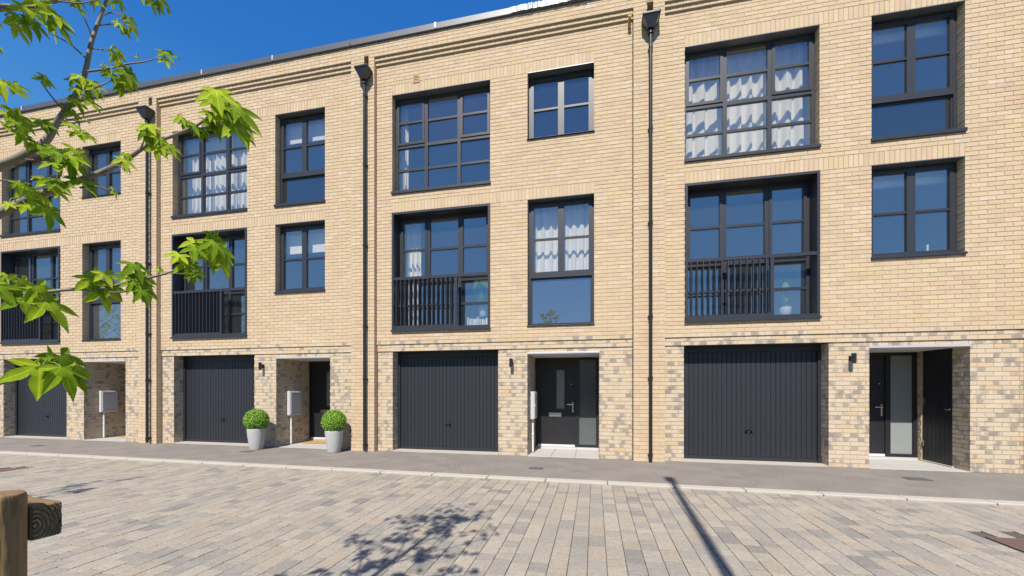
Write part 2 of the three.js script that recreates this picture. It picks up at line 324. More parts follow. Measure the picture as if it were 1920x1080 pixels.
  // planted verge behind the paving
  const vg = mesh('verge', box(-24, 12, -0.15, -0.01, 6.72, 30), std(0xffffff, 1, { map: (() => { const m = texture(256, 256, (x, y) => { const k = 0.6 + 0.8 * fbm(x / 6, y / 6, 33, 4); return [0.07 * k, 0.10 * k, 0.03 * k]; }); m.repeat.set(12, 12); return m; })() }), scene);
  structure(vg);
  // rusty gully grates in the paving and small covers in the footway
  const rust = std(0xffffff, 0.9, { map: texture(64, 64, (x, y) => { const k = 0.6 + 0.8 * fbm(x / 6, y / 6, 5, 3); return [0.15 * k, 0.095 * k, 0.07 * k]; }) });
  grates.forEach(([x, z], i) => {
    const g = group('gully_grate', x, -0.025, z);
    tag(g, i ? 'rusty gully grate in the block paving out in front of the house behind the leaves' : 'rusty gully grate in the block paving in front of the house with the pale curtains', 'drain grate', 'rusty gully grates');
    mesh('grate_frame', merge([box(-0.225, 0.225, -0.05, 0, -0.225, -0.19), box(-0.225, 0.225, -0.05, 0, 0.19, 0.225), box(-0.225, -0.19, -0.05, 0, -0.19, 0.19), box(0.19, 0.225, -0.05, 0, -0.19, 0.19)]), rust, g);
    mesh('sump', box(-0.19, 0.19, -0.12, -0.045, -0.19, 0.19), M.dark, g);
    for (let k = 0; k < 7; k++) mesh('bar', box(-0.19, 0.19, -0.04, -0.002, -0.17 + k * 0.054, -0.145 + k * 0.054), rust, g);
  });
  [[-0.99, 1.12, 0.24, 0.14, 'small iron stopcock cover in the footway before the black door with a slim window'], [-7.43, 0.10 + 0.55, 0.24, 0.16, 'small iron stopcock cover in the footway beside the potted box balls'], [-13.1, 0.95, 0.26, 0.16, 'small iron stopcock cover in the footway of the house behind the leaves'], [4.81, 0.72, 0.3, 0.2, 'small iron stopcock cover in the footway before the porch with the store door']].forEach(([x, z, w, d, label]) => {
    const g = group('stopcock_cover', x, 0, z); tag(g, label, 'iron cover', 'iron covers in the footway');
    const ir = std(lin(0.06, 0.06, 0.062), 0.7);
    mesh('cover_frame', box(-w / 2, w / 2, -0.02, 0.004, -d / 2, d / 2), ir, g);
    mesh('lid', rbox(-w / 2 + 0.018, w / 2 - 0.018, 0.001, 0.009, -d / 2 + 0.018, d / 2 - 0.018, 0.003), std(lin(0.10, 0.10, 0.10), 0.75), g);
  });
}
// ---------------------------------------------------------------- houses
const P = 5.97, PL = -0.37, PR = 0.19, PANEL_R = P + PL;               // bay pitch, pilaster edges
const Y1 = 69 * CP, Y2 = 103 * CP, ZB = -0.020, ZG = -0.040, ROOF_Y = 118 * CP, FASCIA = 114 * CP;
function pane(name, x0, x1, y0, y1, z, mat, parent) { const g = new THREE.PlaneGeometry(x1 - x0, y1 - y0); g.rotateX(rr(-0.007, 0.007)); g.rotateY(rr(-0.006, 0.006)); g.translate((x0 + x1) / 2, (y0 + y1) / 2, z); const m = mesh(name, g, mat, parent); m.castShadow = mat !== M.glass; return m; }
// frame of boxes round a list of openings; returns the window mesh
function rim(x0, x1, y0, y1, w, z0, z1, wb = w) { return [box(x0, x1, y1 - w, y1, z0, z1), box(x0, x1, y0, y0 + wb, z0, z1), box(x0, x0 + w, y0 + wb, y1 - w, z0, z1), box(x1 - w, x1, y0 + wb, y1 - w, z0, z1)]; }
function sash(x0, x1, y0, y1, z, rows, parent, w = 0.062, bar = 0.042) {   // opening sash with glazing bars and panes, as one sub-part plus panes
  const fr = rim(x0, x1, y0, y1, w, z - 0.045, z + 0.012), n = rows.length, H = y1 - y0 - 2 * w; let y = y1 - w;
  const geo = [...fr];
  rows.forEach((f, k) => { const top = y, bot = k === n - 1 ? y0 + w : y - f * H; if (k < n - 1) { geo.push(box(x0 + w, x1 - w, bot - bar / 2, bot + bar / 2, z - 0.03, z + 0.004)); } pane('pane', x0 + w - 0.004, x1 - w + 0.004, bot + (k < n - 1 ? bar / 2 : 0) - 0.004, top - (k ? bar / 2 : 0) + 0.004, z - 0.02, M.glass, parent); y = bot; });
  mesh('sash', merge(geo), M.frame, parent);
}
function narrowWindow(h, x0, x1, y0, y1, split, sillDrop) {
  const z = -0.15, w = mesh('window', merge(rim(x0, x1, y0, y1, 0.045, z - 0.075, z - 0.005)), M.frame, h);
  mesh('lintel', box(x0, x1, y1 - 0.006, y1 + 0.007, z - 0.08, 0.006), M.lintel, w);
  const base = split ?? y0, m = (x0 + x1) / 2;
  sash(x0 + 0.045, m + 0.004, base + (split ? 0.03 : 0.045), y1 - 0.045, z, [0.5, 0.5], w); sash(m + 0.004, x1 - 0.045, base + (split ? 0.03 : 0.045), y1 - 0.045, z, [0.5, 0.5], w);
  if (split) { mesh('transom', box(x0 + 0.045, x1 - 0.045, split - 0.03, split + 0.03, z - 0.07, z + 0.02), M.frame, w); pane('spandrel_pane', x0 + 0.045, x1 - 0.045, y0 + 0.045, split - 0.03, z - 0.035, y0 > 5 ? M.panelDimReflection : M.panel, w); mesh('bead', merge(rim(x0 + 0.045, x1 - 0.045, y0 + 0.045, split - 0.03, 0.028, z - 0.05, z - 0.018)), M.frame, w); }
  mesh('sill', rbox(x0 - 0.012, x1 + 0.012, y0 - sillDrop, y0 + 0.012, z - 0.02, 0.035, 0.006), M.frame, w);
  mesh('trickle_vent', merge([box(x0 + 0.16, m - 0.1, y1 - 0.036, y1 - 0.014, z - 0.01, z + 0.018), box(m + 0.1, x1 - 0.16, y1 - 0.036, y1 - 0.014, z - 0.01, z + 0.018)]), M.frame, w);
  return w;
}
function gridWindow(h, x0, x1, y0, y1, z, sillDrop, mid) {                 // three columns, four rows, opening lights in the upper half of the side columns
  const w = mesh('window', merge(rim(x0, x1, y0, y1, 0.05, z - 0.075, z - 0.005)), M.frame, h);
  if (sillDrop) mesh('lintel', box(x0, x1, y1 - 0.006, y1 + 0.007, z - 0.08, 0.006), M.lintel, w);
  const c0 = x0 + 0.05, c3 = x1 - 0.05, c1 = c0 + (c3 - c0) * 0.322, c2 = c0 + (c3 - c0) * 0.678, ym = mid ?? (y0 + y1) / 2;
  mesh('mullion', box(c1 - 0.035, c1 + 0.035, y0 + 0.05, y1 - 0.05, z - 0.07, z + 0.002), M.frame, w); mesh('mullion', box(c2 - 0.035, c2 + 0.035, y0 + 0.05, y1 - 0.05, z - 0.07, z + 0.002), M.frame, w);
  const cols = [[c0, c1 - 0.035], [c1 + 0.035, c2 - 0.035], [c2 + 0.035, c3]];
  cols.forEach(([a, b], k) => {
    mesh('transom', box(a, b, ym - 0.035, ym + 0.035, z - 0.07, z), M.frame, w);
    if (k !== 1) sash(a, b, ym + 0.03, y1 - 0.05, z + 0.004, [0.5, 0.5], w, 0.05, 0.045);
    else { const q = (ym + 0.035 + y1 - 0.05) / 2; mesh('glazing_bar', box(a, b, q - 0.024, q + 0.024, z - 0.055, z - 0.008), M.frame, w); pane('pane', a, b, q + 0.022, y1 - 0.05, z - 0.03, M.glass, w); pane('pane', a, b, ym + 0.034, q - 0.022, z - 0.03, M.glass, w); }
    const q = (ym - 0.035 + y0 + 0.05) / 2; mesh('glazing_bar', box(a, b, q - 0.024, q + 0.024, z - 0.055, z - 0.008), M.frame, w);
    pane('pane', a, b, q + 0.022, ym - 0.034, z - 0.03, M.glass, w); pane('pane', a, b, y0 + 0.05, q - 0.022, z - 0.03, M.glass, w);
  });
  if (sillDrop) mesh('sill', rbox(x0 - 0.012, x1 + 0.012, y0 - sillDrop, y0 + 0.012, z - 0.02, 0.035, 0.006), M.frame, w);
  return w;
}
function balconyWindow(h, x0, x1, y0, y1, closed) {                        // deep metal surround with a finned guard in front of its lower part
  const s = mesh('window_surround', merge([...rim(x0, x1, y0, y1, 0.045, -0.26, 0.022, 0.06), box(x0 - 0.01, x1 + 0.01, y0 - 0.03, y0 + 0.012, -0.1, 0.05)]), M.frame, h);
  const yr = 3.755, xp = x0 + 0.045 + (x1 - x0 - 0.09) * 0.655;
  mesh('rail', box(x0 + 0.045, x1 - 0.045, yr - 0.03, yr + 0.03, -0.05, 0.014), M.frame, s);
  mesh('post', box(xp, xp + 0.055, y0 + 0.06, yr - 0.03, -0.05, 0.012), M.frame, s);
  const bal = mesh('balustrade', merge([box(x0 + 0.05, xp, y0 + 0.062, y0 + 0.1, -0.06, 0.008), box(x0 + 0.05, xp, (y0 + yr) / 2 - 0.035, (y0 + yr) / 2, -0.062, -0.05)]), M.frame, h);
  const n = 13, span = xp - x0 - 0.05, fin = cached('fin', () => rbox(-0.009, 0.009, y0 + 0.1, yr - 0.032, -0.052, 0.052, 0.004));
  for (let k = 0; k < n; k++) { const f = mesh('fin', fin, M.frame, bal); f.position.set(x0 + 0.05 + (k + 0.6) * span / (n + 0.2), 0, -0.03); f.rotation.y = closed; }
  gridWindow(h, x0 + 0.046, x1 - 0.046, y0 + 0.03, y1 - 0.046, -0.235, 0, yr - 0.015);
}
const ribGeo = (() => { const s = new THREE.Shape([[-0.0385, 0], [0.0385, 0], [0.033, 0.011], [-0.033, 0.011]].map(p => new THREE.Vector2(...p))); const g = new THREE.ExtrudeGeometry(s, { depth: 1.97, bevelEnabled: false }); g.rotateX(-Math.PI / 2); g.scale(1, 1, -1); const ix = g.toNonIndexed(); const p = ix.attributes.position.array; for (let i = 0; i < p.length; i += 9) for (let k = 0; k < 3; k++) { const t = p[i + 3 + k]; p[i + 3 + k] = p[i + 6 + k]; p[i + 6 + k] = t; } ix.computeVertexNormals(); ix.translate(0, 0.1, 0); return ix; })();
function garageDoor(h) {
  const z = -0.30, x0 = 0.55, x1 = 2.93, top = 29 * CP;
  const d = mesh('garage_door', merge([box(x0, x1, 0.02, top, z - 0.05, z - 0.01), box(x0, x0 + 0.055, 0.02, top, z - 0.01, z + 0.03), box(x1 - 0.055, x1, 0.02, top, z - 0.01, z + 0.03), box(x0 + 0.055, x1 - 0.055, 2.075, top, z - 0.01, z + 0.03), box(x0 + 0.055, x1 - 0.055, 0.03, 0.095, z - 0.01, z + 0.006)]), M.garage, h);
  const n = 27, w = (x1 - x0 - 0.12) / n;
  for (let k = 0; k < n; k++) { const r = mesh('rib', ribGeo, M.garage, d); r.position.set(x0 + 0.06 + (k + 0.5) * w, 0, z - 0.01); r.scale.x = w / 0.0855 * 1.06; }
  const hx = x0 + 0.06 + 13.5 * w, b = mesh('handle', merge([rbox(hx - 0.055, hx + 0.055, 0.585, 0.615, z, z + 0.028, 0.008, 2), rbox(hx - 0.012, hx + 0.012, 0.575, 0.625, z - 0.005, z + 0.05, 0.006), rbox(hx - 0.075, hx + 0.075, 0.602, 0.622, z + 0.045, z + 0.062, 0.007, 2)]), M.plastic, d);
  mesh('lock', cyl(0.008, 0.008, 0.545, 0.578, hx, z + 0.012, 10), M.chrome, b);
  mesh('threshold', box(x0, x1, -0.02, 0.022, z - 0.05, ZG - 0.01), M.concrete, h);
}
function frontDoor(h, wide) {
  const z = -1.15, x0 = 3.54, x1 = 4.97, top = 28 * CP - 0.03;
  const fr = mesh('door_frame', merge([box(x0, x0 + 0.05, 0.03, top, z - 0.07, z + 0.02), box(x1 - 0.06, x1, 0.03, top, z - 0.07, z + 0.02), box(x0 + 0.05, x1 - 0.06, top - 0.06, top, z - 0.07, z + 0.02), box(4.45, 4.535, 0.05, top - 0.06, z - 0.07, z + 0.02), box(4.535, x1 - 0.06, 0.05, 0.11, z - 0.07, z + 0.018)]), M.door, h);
  pane('sidelight', 4.53, x1 - 0.055, 0.10, top - 0.05, z - 0.025, wide ? M.frost : M.frost2, fr);
  mesh('threshold', box(x0, x1, 0.004, 0.05, z - 0.08, z + 0.035), M.trim, fr);
  const d = mesh('front_door', merge([box(3.59, 4.45, 0.055, 0.90, z - 0.05, z - 0.006), box(3.59, 4.45, 1.80, top - 0.06, z - 0.05, z - 0.006), box(3.59, 4.02, 0.90, 1.80, z - 0.05, z - 0.006), box(4.215, 4.45, 0.90, 1.80, z - 0.05, z - 0.006)]), M.door, h);
  mesh('door_light', merge(rim(3.995, 4.24, 0.875, 1.825, 0.03, z - 0.006, z + 0.008)), M.door, d);
  pane('door_pane', 4.02, 4.215, 0.90, 1.80, z - 0.02, M.doorGlass, d);
  mesh('letter_plate', merge([rbox(3.85, 4.14, 0.735, 0.825, z - 0.006, z + 0.008, 0.006, 2), rbox(3.87, 4.12, 0.75, 0.81, z + 0.006, z + 0.016, 0.005)]), M.chrome, d);
  mesh('weather_bar', box(3.60, 4.44, 0.056, 0.10, z - 0.006, z + 0.022), M.white, d);
  const hd = mesh('handle', merge([rbox(4.38, 4.412, 0.84, 1.07, z - 0.006, z + 0.008, 0.004), rbox(4.26, 4.405, 1.005, 1.027, z + 0.035, z + 0.055, 0.008, 2), rbox(4.386, 4.406, 1.005, 1.027, z, z + 0.045, 0.006)]), M.chrome, d);
  mesh('lock', cyl(0.009, 0.009, 0.88, 0.9, 4.396, z + 0.01, 10), M.chrome, hd);
  mesh('spy_hole', new THREE.CylinderGeometry(0.012, 0.012, 0.01, 12).rotateX(Math.PI / 2).translate(4.36, 1.47, z), M.chrome, d);
}
M.frost2 = phys({ color: lin(0.15, 0.17, 0.18), metalness: 0.12, roughness: 0.12, transmission: 0.3, ior: 1.5, thickness: 0 });
function downpipe(h, x) {
  const z = 0.1 + 0.07, pipe = mesh('downpipe', cyl(0.032, 0.032, 0.03, 8.02, x, z, 18), M.plastic, h);
  for (const y of [0.12, 1.55, 2.7, 4.45, 6.2, 7.7]) mesh('pipe_socket', merge([cyl(0.038, 0.038, y, y + 0.055, x, z, 18), box(x - 0.046, x + 0.046, y + 0.008, y + 0.04, 0.1, 0.135)]), M.plastic, pipe);
  // hopper head: wide top, tapering to the pipe
  const g = new THREE.CylinderGeometry(0.215, 0.085, 0.20, 4, 1).rotateY(Math.PI / 4).scale(0.98, 1, 0.72).translate(x, 8.135, 0.1 + 0.105).toNonIndexed(); g.computeVertexNormals();
  mesh('hopper', merge([g, rbox(x - 0.16, x + 0.16, 8.22, 8.28, 0.1, 0.325, 0.02, 2), cyl(0.05, 0.05, 7.97, 8.05, x, z, 16)]), M.plastic, h);
}
function meterBox(h) {   // on the left wall of the porch, facing +x
  const x = 3.54, b = mesh('meter_box', rbox(x, x + 0.09, 0.72, 1.31, -0.76, -0.36, 0.014, 2), M.meter, h);
  mesh('meter_door', rbox(x + 0.088, x + 0.104, 0.745, 1.285, -0.735, -0.385, 0.008, 2), M.meter, b);
  mesh('lock', new THREE.CylinderGeometry(0.012, 0.012, 0.01, 10).rotateZ(Math.PI / 2).translate(x + 0.108, 1.02, -0.41), M.chrome, b);
  mesh('louvre', merge([0, 1].flatMap(k => [0, 1].map(j => box(x + 0.102, x + 0.107, j ? 1.235 : 0.775, (j ? 1.235 : 0.775) + 0.018, -0.69 + k * 0.145, -0.57 + k * 0.145)))), std(lin(0.33, 0.33, 0.33), 0.7), b);
  mesh('conduit', merge([cyl(0.022, 0.022, 0.03, 0.72, x + 0.05, -0.45, 12), cyl(0.028, 0.028, 0.38, 0.43, x + 0.05, -0.45, 12)]), M.white, b);
}
function wallLamp(h, x, y) {
  const z = ZG, l = mesh('wall_lamp', merge([rbox(x - 0.03, x + 0.03, y - 0.045, y + 0.045, z, z + 0.02, 0.006), rbox(x - 0.012, x + 0.012, y - 0.02, y + 0.02, z + 0.015, z + 0.065, 0.004), cyl(0.036, 0.036, y - 0.085, y + 0.085, x, z + 0.095, 18)]), M.plastic, h);
  mesh('lens', cyl(0.03, 0.03, y - 0.089, y - 0.084, x, z + 0.095, 16), M.white, l);
}
const font = await new FontLoader().loadAsync('fonts/droid/droid_sans_bold.typeface.json');
const BIG0 = 0.56, BIG1 = 2.77, NAR0 = 3.55, NAR1 = 4.87, P0 = 3.54, P1 = 4.97, G0 = 0.55, G1 = 2.93;
function house(ox, o) {
  const h = group('town_house', ox, 0, 0); tag(h, o.label, 'house', 'terrace of town houses');
  const tallTop = o.tallTop, offs = V(ox, 0, 0);
  const wTop = [BIG0, BIG1, 75 * CP, Y2], wB = [BIG0, BIG1, 35 * CP, Y1];
  const nTop = tallTop ? [NAR0, NAR1, 75 * CP, Y2] : [NAR0, NAR1, 85 * CP, Y2], nB = tallTop ? [NAR0, NAR1, 48 * CP, Y1] : [NAR0, NAR1, 35 * CP, Y1];
  const holesU = [wTop, wB, nTop, nB], gHole = [G0, G1, -1, 29 * CP], pHole = [P0, P1, -1, 28 * CP];
  // masonry core (mortar), with openings
  const R = (x0, x1, y0, y1) => new THREE.Path([[x0, y0], [x0, y1], [x1, y1], [x1, y0]].map(p => new THREE.Vector2(...p)));
  const ext = (s, z0, z1) => { const g = new THREE.ExtrudeGeometry(s, { depth: z1 - z0, bevelEnabled: false }); g.translate(0, 0, z0); return g; };
  const E = 0.005, up = new THREE.Shape([[PR - 0.05, 31 * CP], [PANEL_R + 0.05, 31 * CP], [PANEL_R + 0.05, FASCIA], [PR - 0.05, FASCIA]].map(p => new THREE.Vector2(...p)));
  for (const [a, b, c, d] of holesU) up.holes.push(R(a - E, b + E, c - E, d + E));
  const low = new THREE.Shape([[PR - 0.2, -0.3], [G0 - E, -0.3], [G0 - E, 29 * CP - 0.002], [G1 + E, 29 * CP - 0.002], [G1 + E, -0.3], [P0 - E, -0.3], [P0 - E, 28 * CP], [P1 + E, 28 * CP], [P1 + E, -0.3], [PANEL_R + 0.2, -0.3], [PANEL_R + 0.2, 29 * CP], [PR - 0.2, 29 * CP]].map(p => new THREE.Vector2(...p)));
  const D = 0.005, cores = [ext(up, -0.32, -D), ext(low, -0.32, ZG - D), box(PR - 0.2, PANEL_R + 0.2, 29 * CP, 31 * CP, -0.32, ZB - D)];
  cores.push(box(PR - 0.05, PANEL_R + 0.05, FASCIA, ROOF_Y - 0.004, -0.32, 0.1 - D), box(PR, PANEL_R, 113 * CP, FASCIA, -0.1, 0.067 - D), box(PR, PANEL_R, 112 * CP, 113 * CP, -0.1, 0.033 - D));
  const pil = (px, slot) => { const xa = px + PL + 0.004, xb = px + PR - 0.004; if (slot === null) { cores.push(box(xa, xb, -0.3, ROOF_Y - 0.006, -0.32, 0.1 - D)); return; } const s0 = slot - 0.06, s1 = slot + 0.06; cores.push(box(xa, xb, -0.3, 8.43, -0.32, 0.1 - D), box(xa, s0, 8.43, 8.64, -0.32, 0.1 - D), box(s1, xb, 8.43, 8.64, -0.32, 0.1 - D), box(xa, xb, 8.64, ROOF_Y - 0.006, -0.32, 0.1 - D), box(s0, s1, 8.43, 8.64, -0.32, -0.2)); };
  pil(0, o.pipe); if (o.last) pil(P + 0.08, null);
  // porch box
  cores.push(box(P0 - 0.25, P0 - E, -0.3, 2.2, -1.3, -0.319), box(P1 + (o.store ? 0.075 : E), P1 + 0.25, -0.3, 2.2, -1.3, -0.319)); if (o.store) cores.push(box(P1 + E, P1 + 0.076, -0.3, 2.2, -0.358, -0.318), box(P1 + E, P1 + 0.076, -0.3, 2.2, -1.3, -1.042));
  const wall = mesh('wall', merge(cores), M.mortar, h);
  { const p = wall.geometry.attributes.position, n = wall.geometry.attributes.normal, u = wall.geometry.attributes.uv; for (let i = 0; i < p.count; i++) Math.abs(n.getX(i)) > 0.5 ? u.setXY(i, p.getZ(i) * 2, p.getY(i) * 2) : u.setXY(i, p.getX(i) * 2, p.getY(i) * 2); }
  // bricks
  const L = [], X = V(1, 0, 0), Z = V(0, 0, 1);
  const sold = [[BIG0, NAR1, Y1, 72 * CP], [BIG0, NAR1, Y2, 106 * CP]];
  brickPlane(L, { o: V(0, 0, 0), u: X, n: Z, u0: PR, u1: PANEL_R + (o.last ? 0.08 : 0), r0: 31, r1: 112, holes: [...holesU, ...sold], phase: PR + o.phase, multi: r => r === 31 && rnd() < 0.5 });
  for (const [a, b, c] of sold) brickPlane(L, { o: V(0, 0, 0), u: X, n: Z, u0: a, u1: b, r0: Math.round(c / CP), r1: Math.round(c / CP) + 3, bond: 'soldier', depth: 0.15 });
  brickPlane(L, { o: V(0, 0, ZB), u: X, n: Z, u0: PR, u1: PANEL_R + (o.last ? 0.08 : 0), r0: 29, r1: 31, phase: PR + o.phase, multi: () => rnd() < 0.7, depth: 0.03 });
  brickPlane(L, { o: V(0, 0, ZG), u: X, n: Z, u0: PR, u1: PANEL_R + (o.last ? 0.08 : 0), r0: 0, r1: 29, holes: [gHole, pHole], phase: PR + o.phase, multi: () => rnd() < 0.86, reveal: 0.02 });
  const pholes = px => o.pipe !== null && px === 0 ? [[o.pipe - 0.055, o.pipe + 0.055, 112 * CP, 115 * CP]] : [];
  for (const px of o.last ? [0, P + 0.08] : [0]) {
    brickPlane(L, { o: V(0, 0, 0.1), u: X, n: Z, u0: px + PL, u1: px + PR, r0: 0, r1: 118, phase: px + PL, holes: pholes(px), reveal: 0.12 });
    brickPlane(L, { o: V(px + PR, 0, 0.1), u: V(0, 0, -1), n: X, u0: 0.022, u1: 0.1, r0: 0, r1: 118, phase: 0.022 });
    brickPlane(L, { o: V(px + PL, 0, 0.1), u: Z, n: V(-1, 0, 0), u0: -0.1, u1: -0.022, r0: 0, r1: 118, phase: -0.1 });
  }
  brickPlane(L, { o: V(0, 0, 0.1), u: X, n: Z, u0: PR, u1: PANEL_R + (o.last ? 0.08 : 0), r0: 115, r1: 118, phase: PR });
  brickPlane(L, { o: V(0, 0, 0.1), u: X, n: Z, u0: PR, u1: PANEL_R + (o.last ? 0.08 : 0), r0: 114, r1: 115, phase: PR, bond: 'header', depth: 0.1 });
  brickPlane(L, { o: V(0, 0, 0.067), u: X, n: Z, u0: PR, u1: PANEL_R + (o.last ? 0.08 : 0), r0: 113, r1: 114, phase: PR + 0.05, bond: 'header', depth: 0.07 });
  brickPlane(L, { o: V(0, 0, 0.033), u: X, n: Z, u0: PR, u1: PANEL_R + (o.last ? 0.08 : 0), r0: 112, r1: 113, phase: PR, bond: 'header', depth: 0.04 });
  // returns of the garage opening and the porch
  const all = () => rnd() < 0.9;
  brickPlane(L, { o: V(G0, 0, ZG), u: V(0, 0, -1), n: X, u0: 0.022, u1: 0.26, r0: 0, r1: 29, phase: 0.022 - 0.1125, multi: all });
  brickPlane(L, { o: V(G1, 0, ZG), u: Z, n: V(-1, 0, 0), u0: -0.26, u1: -0.022, r0: 0, r1: 29, phase: -0.022, multi: all });
  const store = o.store ? [[-1.015, -0.33, -0.1, 28 * CP]] : [];
  brickPlane(L, { o: V(P0, 0, ZG), u: V(0, 0, -1), n: X, u0: 0.022, u1: 1.10, r0: 0, r1: 28, phase: 0.022, multi: all });
  brickPlane(L, { o: V(P1, 0, ZG), u: Z, n: V(-1, 0, 0), u0: -1.10, u1: -0.022, r0: 0, r1: 28, phase: -0.022, multi: all, holes: store, reveal: 0.02 });
  layPieces(L, 300, 'brick', 'brickwork', 'remaining buff bricks of the facade', M.brick, wall, offs);
  // movement joint beside the pilaster
  if (!o.last) mesh('movement_joint', box(PANEL_R - 0.011, PANEL_R + 0.001, 0.01, FASCIA - 0.16, -0.01, 0.004), M.dark, h);
  // coping in sections with joint straps
  const cop = mesh('coping', box(PL + 0.003, PANEL_R + (o.last ? 0.56 : 0) - 0.003, ROOF_Y, ROOF_Y + 0.05, -0.34, 0.11), M.coping, h);
  for (let k = 0; k < 3; k++) {
    const a = PL + k * P / 3, b = a + P / 3;
    mesh('coping_section', rbox(a + 0.004, b - 0.004, ROOF_Y + 0.002, ROOF_Y + 0.135, -0.36, 0.145, 0.008, 2), M.coping, cop);
    mesh('joint_strap', box(a - 0.02, a + 0.02, ROOF_Y + 0.03, ROOF_Y + 0.139, -0.2, 0.151), k ? M.trim : M.coping, cop);
  }
  if (o.foil) { const w = 1.5, g = new THREE.PlaneGeometry(w, 0.115, 220, 3), p = g.attributes.position; for (let i = 0; i < p.count; i++) { const x = p.getX(i); p.setZ(i, 0.022 * (vnoise(x * 22 + 40, p.getY(i) * 5, 6) + 0.7 * vnoise(x * 55 + 40, p.getY(i) * 9, 8)) * (0.4 + 0.6 * vnoise(x * 3 + 9, 1, 4))); p.setY(i, p.getY(i) + 0.012 * vnoise(x * 15 + 7, 3, 2)); } g.translate(3.98, ROOF_Y + 0.066, 0.147); g.computeVertexNormals(); M.foil.side = THREE.DoubleSide; mesh('protective_film', g, M.foil, cop); }
  // structure behind the facade
  const slab = (y0, y1) => mesh('floor', box(-0.1, P - 0.1, y0, y1, -5.2, -0.322), M.carpet, h);
  mesh('party_wall', box(-0.14, -0.06, -0.2, 8.8, -5.2, -0.322), M.plaster, h); if (o.last) mesh('party_wall', box(P - 0.06, P + 0.04, -0.2, 8.8, -5.2, -0.322), M.plaster, h);
  mesh('partition', box(3.08, 3.16, 2.55, 8.3, -5.1, -0.4), M.plaster, h);
  mesh('back_wall', box(-0.06, P - 0.14, -0.2, 8.8, -5.3, -5.2), M.plaster, h);
  slab(2.22, 2.52); slab(5.32, 5.5); slab(-0.2, -0.03);
  mesh('ceiling', box(-0.06, P - 0.14, 7.92, 7.96, -5.2, -0.322), M.plaster, h); mesh('ceiling', box(-0.06, P - 0.14, 5.27, 5.318, -5.2, -0.322), M.plaster, h);
  mesh('roof', box(-0.15, P + 0.04, 8.62, 8.72, -9, -0.3), M.roof, h);
  // openings
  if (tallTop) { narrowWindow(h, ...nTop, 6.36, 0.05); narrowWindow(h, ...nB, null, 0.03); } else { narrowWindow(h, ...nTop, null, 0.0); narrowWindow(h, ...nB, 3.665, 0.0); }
  gridWindow(h, ...wTop, -0.15, 0.05); balconyWindow(h, ...wB, o.fins);
  garageDoor(h); frontDoor(h, o.store);
  mesh('lintel', box(G0, G1, 29 * CP - 0.012, 29 * CP - 0.001, -0.31, ZG + 0.002), M.frame, h);
  // porch lining
  mesh('soffit', box(P0 + 0.002, P1 - 0.002, 28 * CP - 0.03, 28 * CP - 0.004, -1.22, ZG - 0.012), M.soffit, h);
  mesh('soffit_trim', rbox(P0 - 0.004, P1 + 0.004, 28 * CP - 0.034, 28 * CP + 0.002, ZG - 0.012, ZG + 0.012, 0.004), M.trim, h);
  for (let k = 0; k < 3; k++) for (let j = 0; j < 2; j++) mesh('floor_tile', rbox(P0 + 0.003 + k * 0.4757, P0 + (k + 1) * 0.4757 - 0.003, -0.06, 0.012, j ? -0.62 : -1.24, j ? ZG + 0.01 : -0.626, 0.003), M.tile, h);
  if (o.store) {
    const s = mesh('store_door', merge([box(P1 + 0.03, P1 + 0.07, 0.03, 28 * CP - 0.03, -1.04, -0.36), ...[0, 1, 2, 3, 4, 5, 6].map(k => box(P1 + 0.018, P1 + 0.032, 0.06, 28 * CP - 0.05, -1.0 + k * 0.09, -0.915 + k * 0.09))]), M.door, h);
    mesh('handle', merge([rbox(P1 - 0.025, P1 - 0.01, 1.0, 1.018, -0.5, -0.4, 0.005), rbox(P1 - 0.02, P1 + 0.02, 1.0, 1.02, -0.42, -0.4, 0.004)]), M.chrome, s);
    mesh('hinge', merge([box(P1 + 0.004, P1 + 0.018, 0.3, 0.4, -1.0, -0.985), box(P1 + 0.004, P1 + 0.018, 1.1, 1.2, -1.0, -0.985)]), M.chrome, s);
    mesh('store_sill', box(P1 - 0.03, P1 + 0.02, 0.0125, 0.032, -1.05, -0.34), M.concrete, h);
  }
  if (o.pipe !== null) downpipe(h, o.pipe);
  meterBox(h); wallLamp(h, o.lampX, 1.90);
  if (o.vent) { const v = mesh('air_vent', merge(rim(o.vent[0] - 0.08, o.vent[0] + 0.08, o.vent[1] - 0.08, o.vent[1] + 0.08, 0.025, -0.01, 0.012)), M.mortar, h); mesh('grille', merge([box(o.vent[0] - 0.055, o.vent[0] + 0.055, o.vent[1] - 0.055, o.vent[1] + 0.055, -0.01, 0.002), ...[0, 1, 2].map(k => box(o.vent[0] - 0.055, o.vent[0] + 0.055, o.vent[1] - 0.045 + k * 0.035, o.vent[1] - 0.03 + k * 0.035, 0.002, 0.01))]), M.vent, v); }
  if (o.overflow) mesh('overflow_pipe', merge([new THREE.CylinderGeometry(0.028, 0.028, 0.16, 14).rotateX(Math.PI / 2).translate(PANEL_R - 0.07, 8.40, 0.08), new THREE.TorusGeometry(0.03, 0.008, 8, 16).translate(PANEL_R - 0.07, 8.40, 0.16), cyl(0.028, 0.028, 8.29, 8.4, PANEL_R - 0.07, 0.06, 12)]), M.vent, h);
  if (o.number) { const g = new TextGeometry(o.number, { font, size: 0.1, depth: 0.01, curveSegments: 4 }); g.translate(2.98 + 0.16, 1.58, ZG); mesh('house_number', g, M.plastic, h); }
  return h;
}
const O1 = -16.82, O2 = -10.85, O3 = -4.88, O4 = 1.09;
house(O1, { label: 'buff brick town house partly hidden behind the bright green tree leaves', tallTop: false, pipe: 0, phase: 0, lampX: 3.10, fins: -0.16, number: '13' });
house(O2, { label: 'buff brick town house with two potted box balls beside its porch', tallTop: true, pipe: 0, phase: 0.06, lampX: 3.19, fins: -0.16, vent: [0.78, 8.12] });
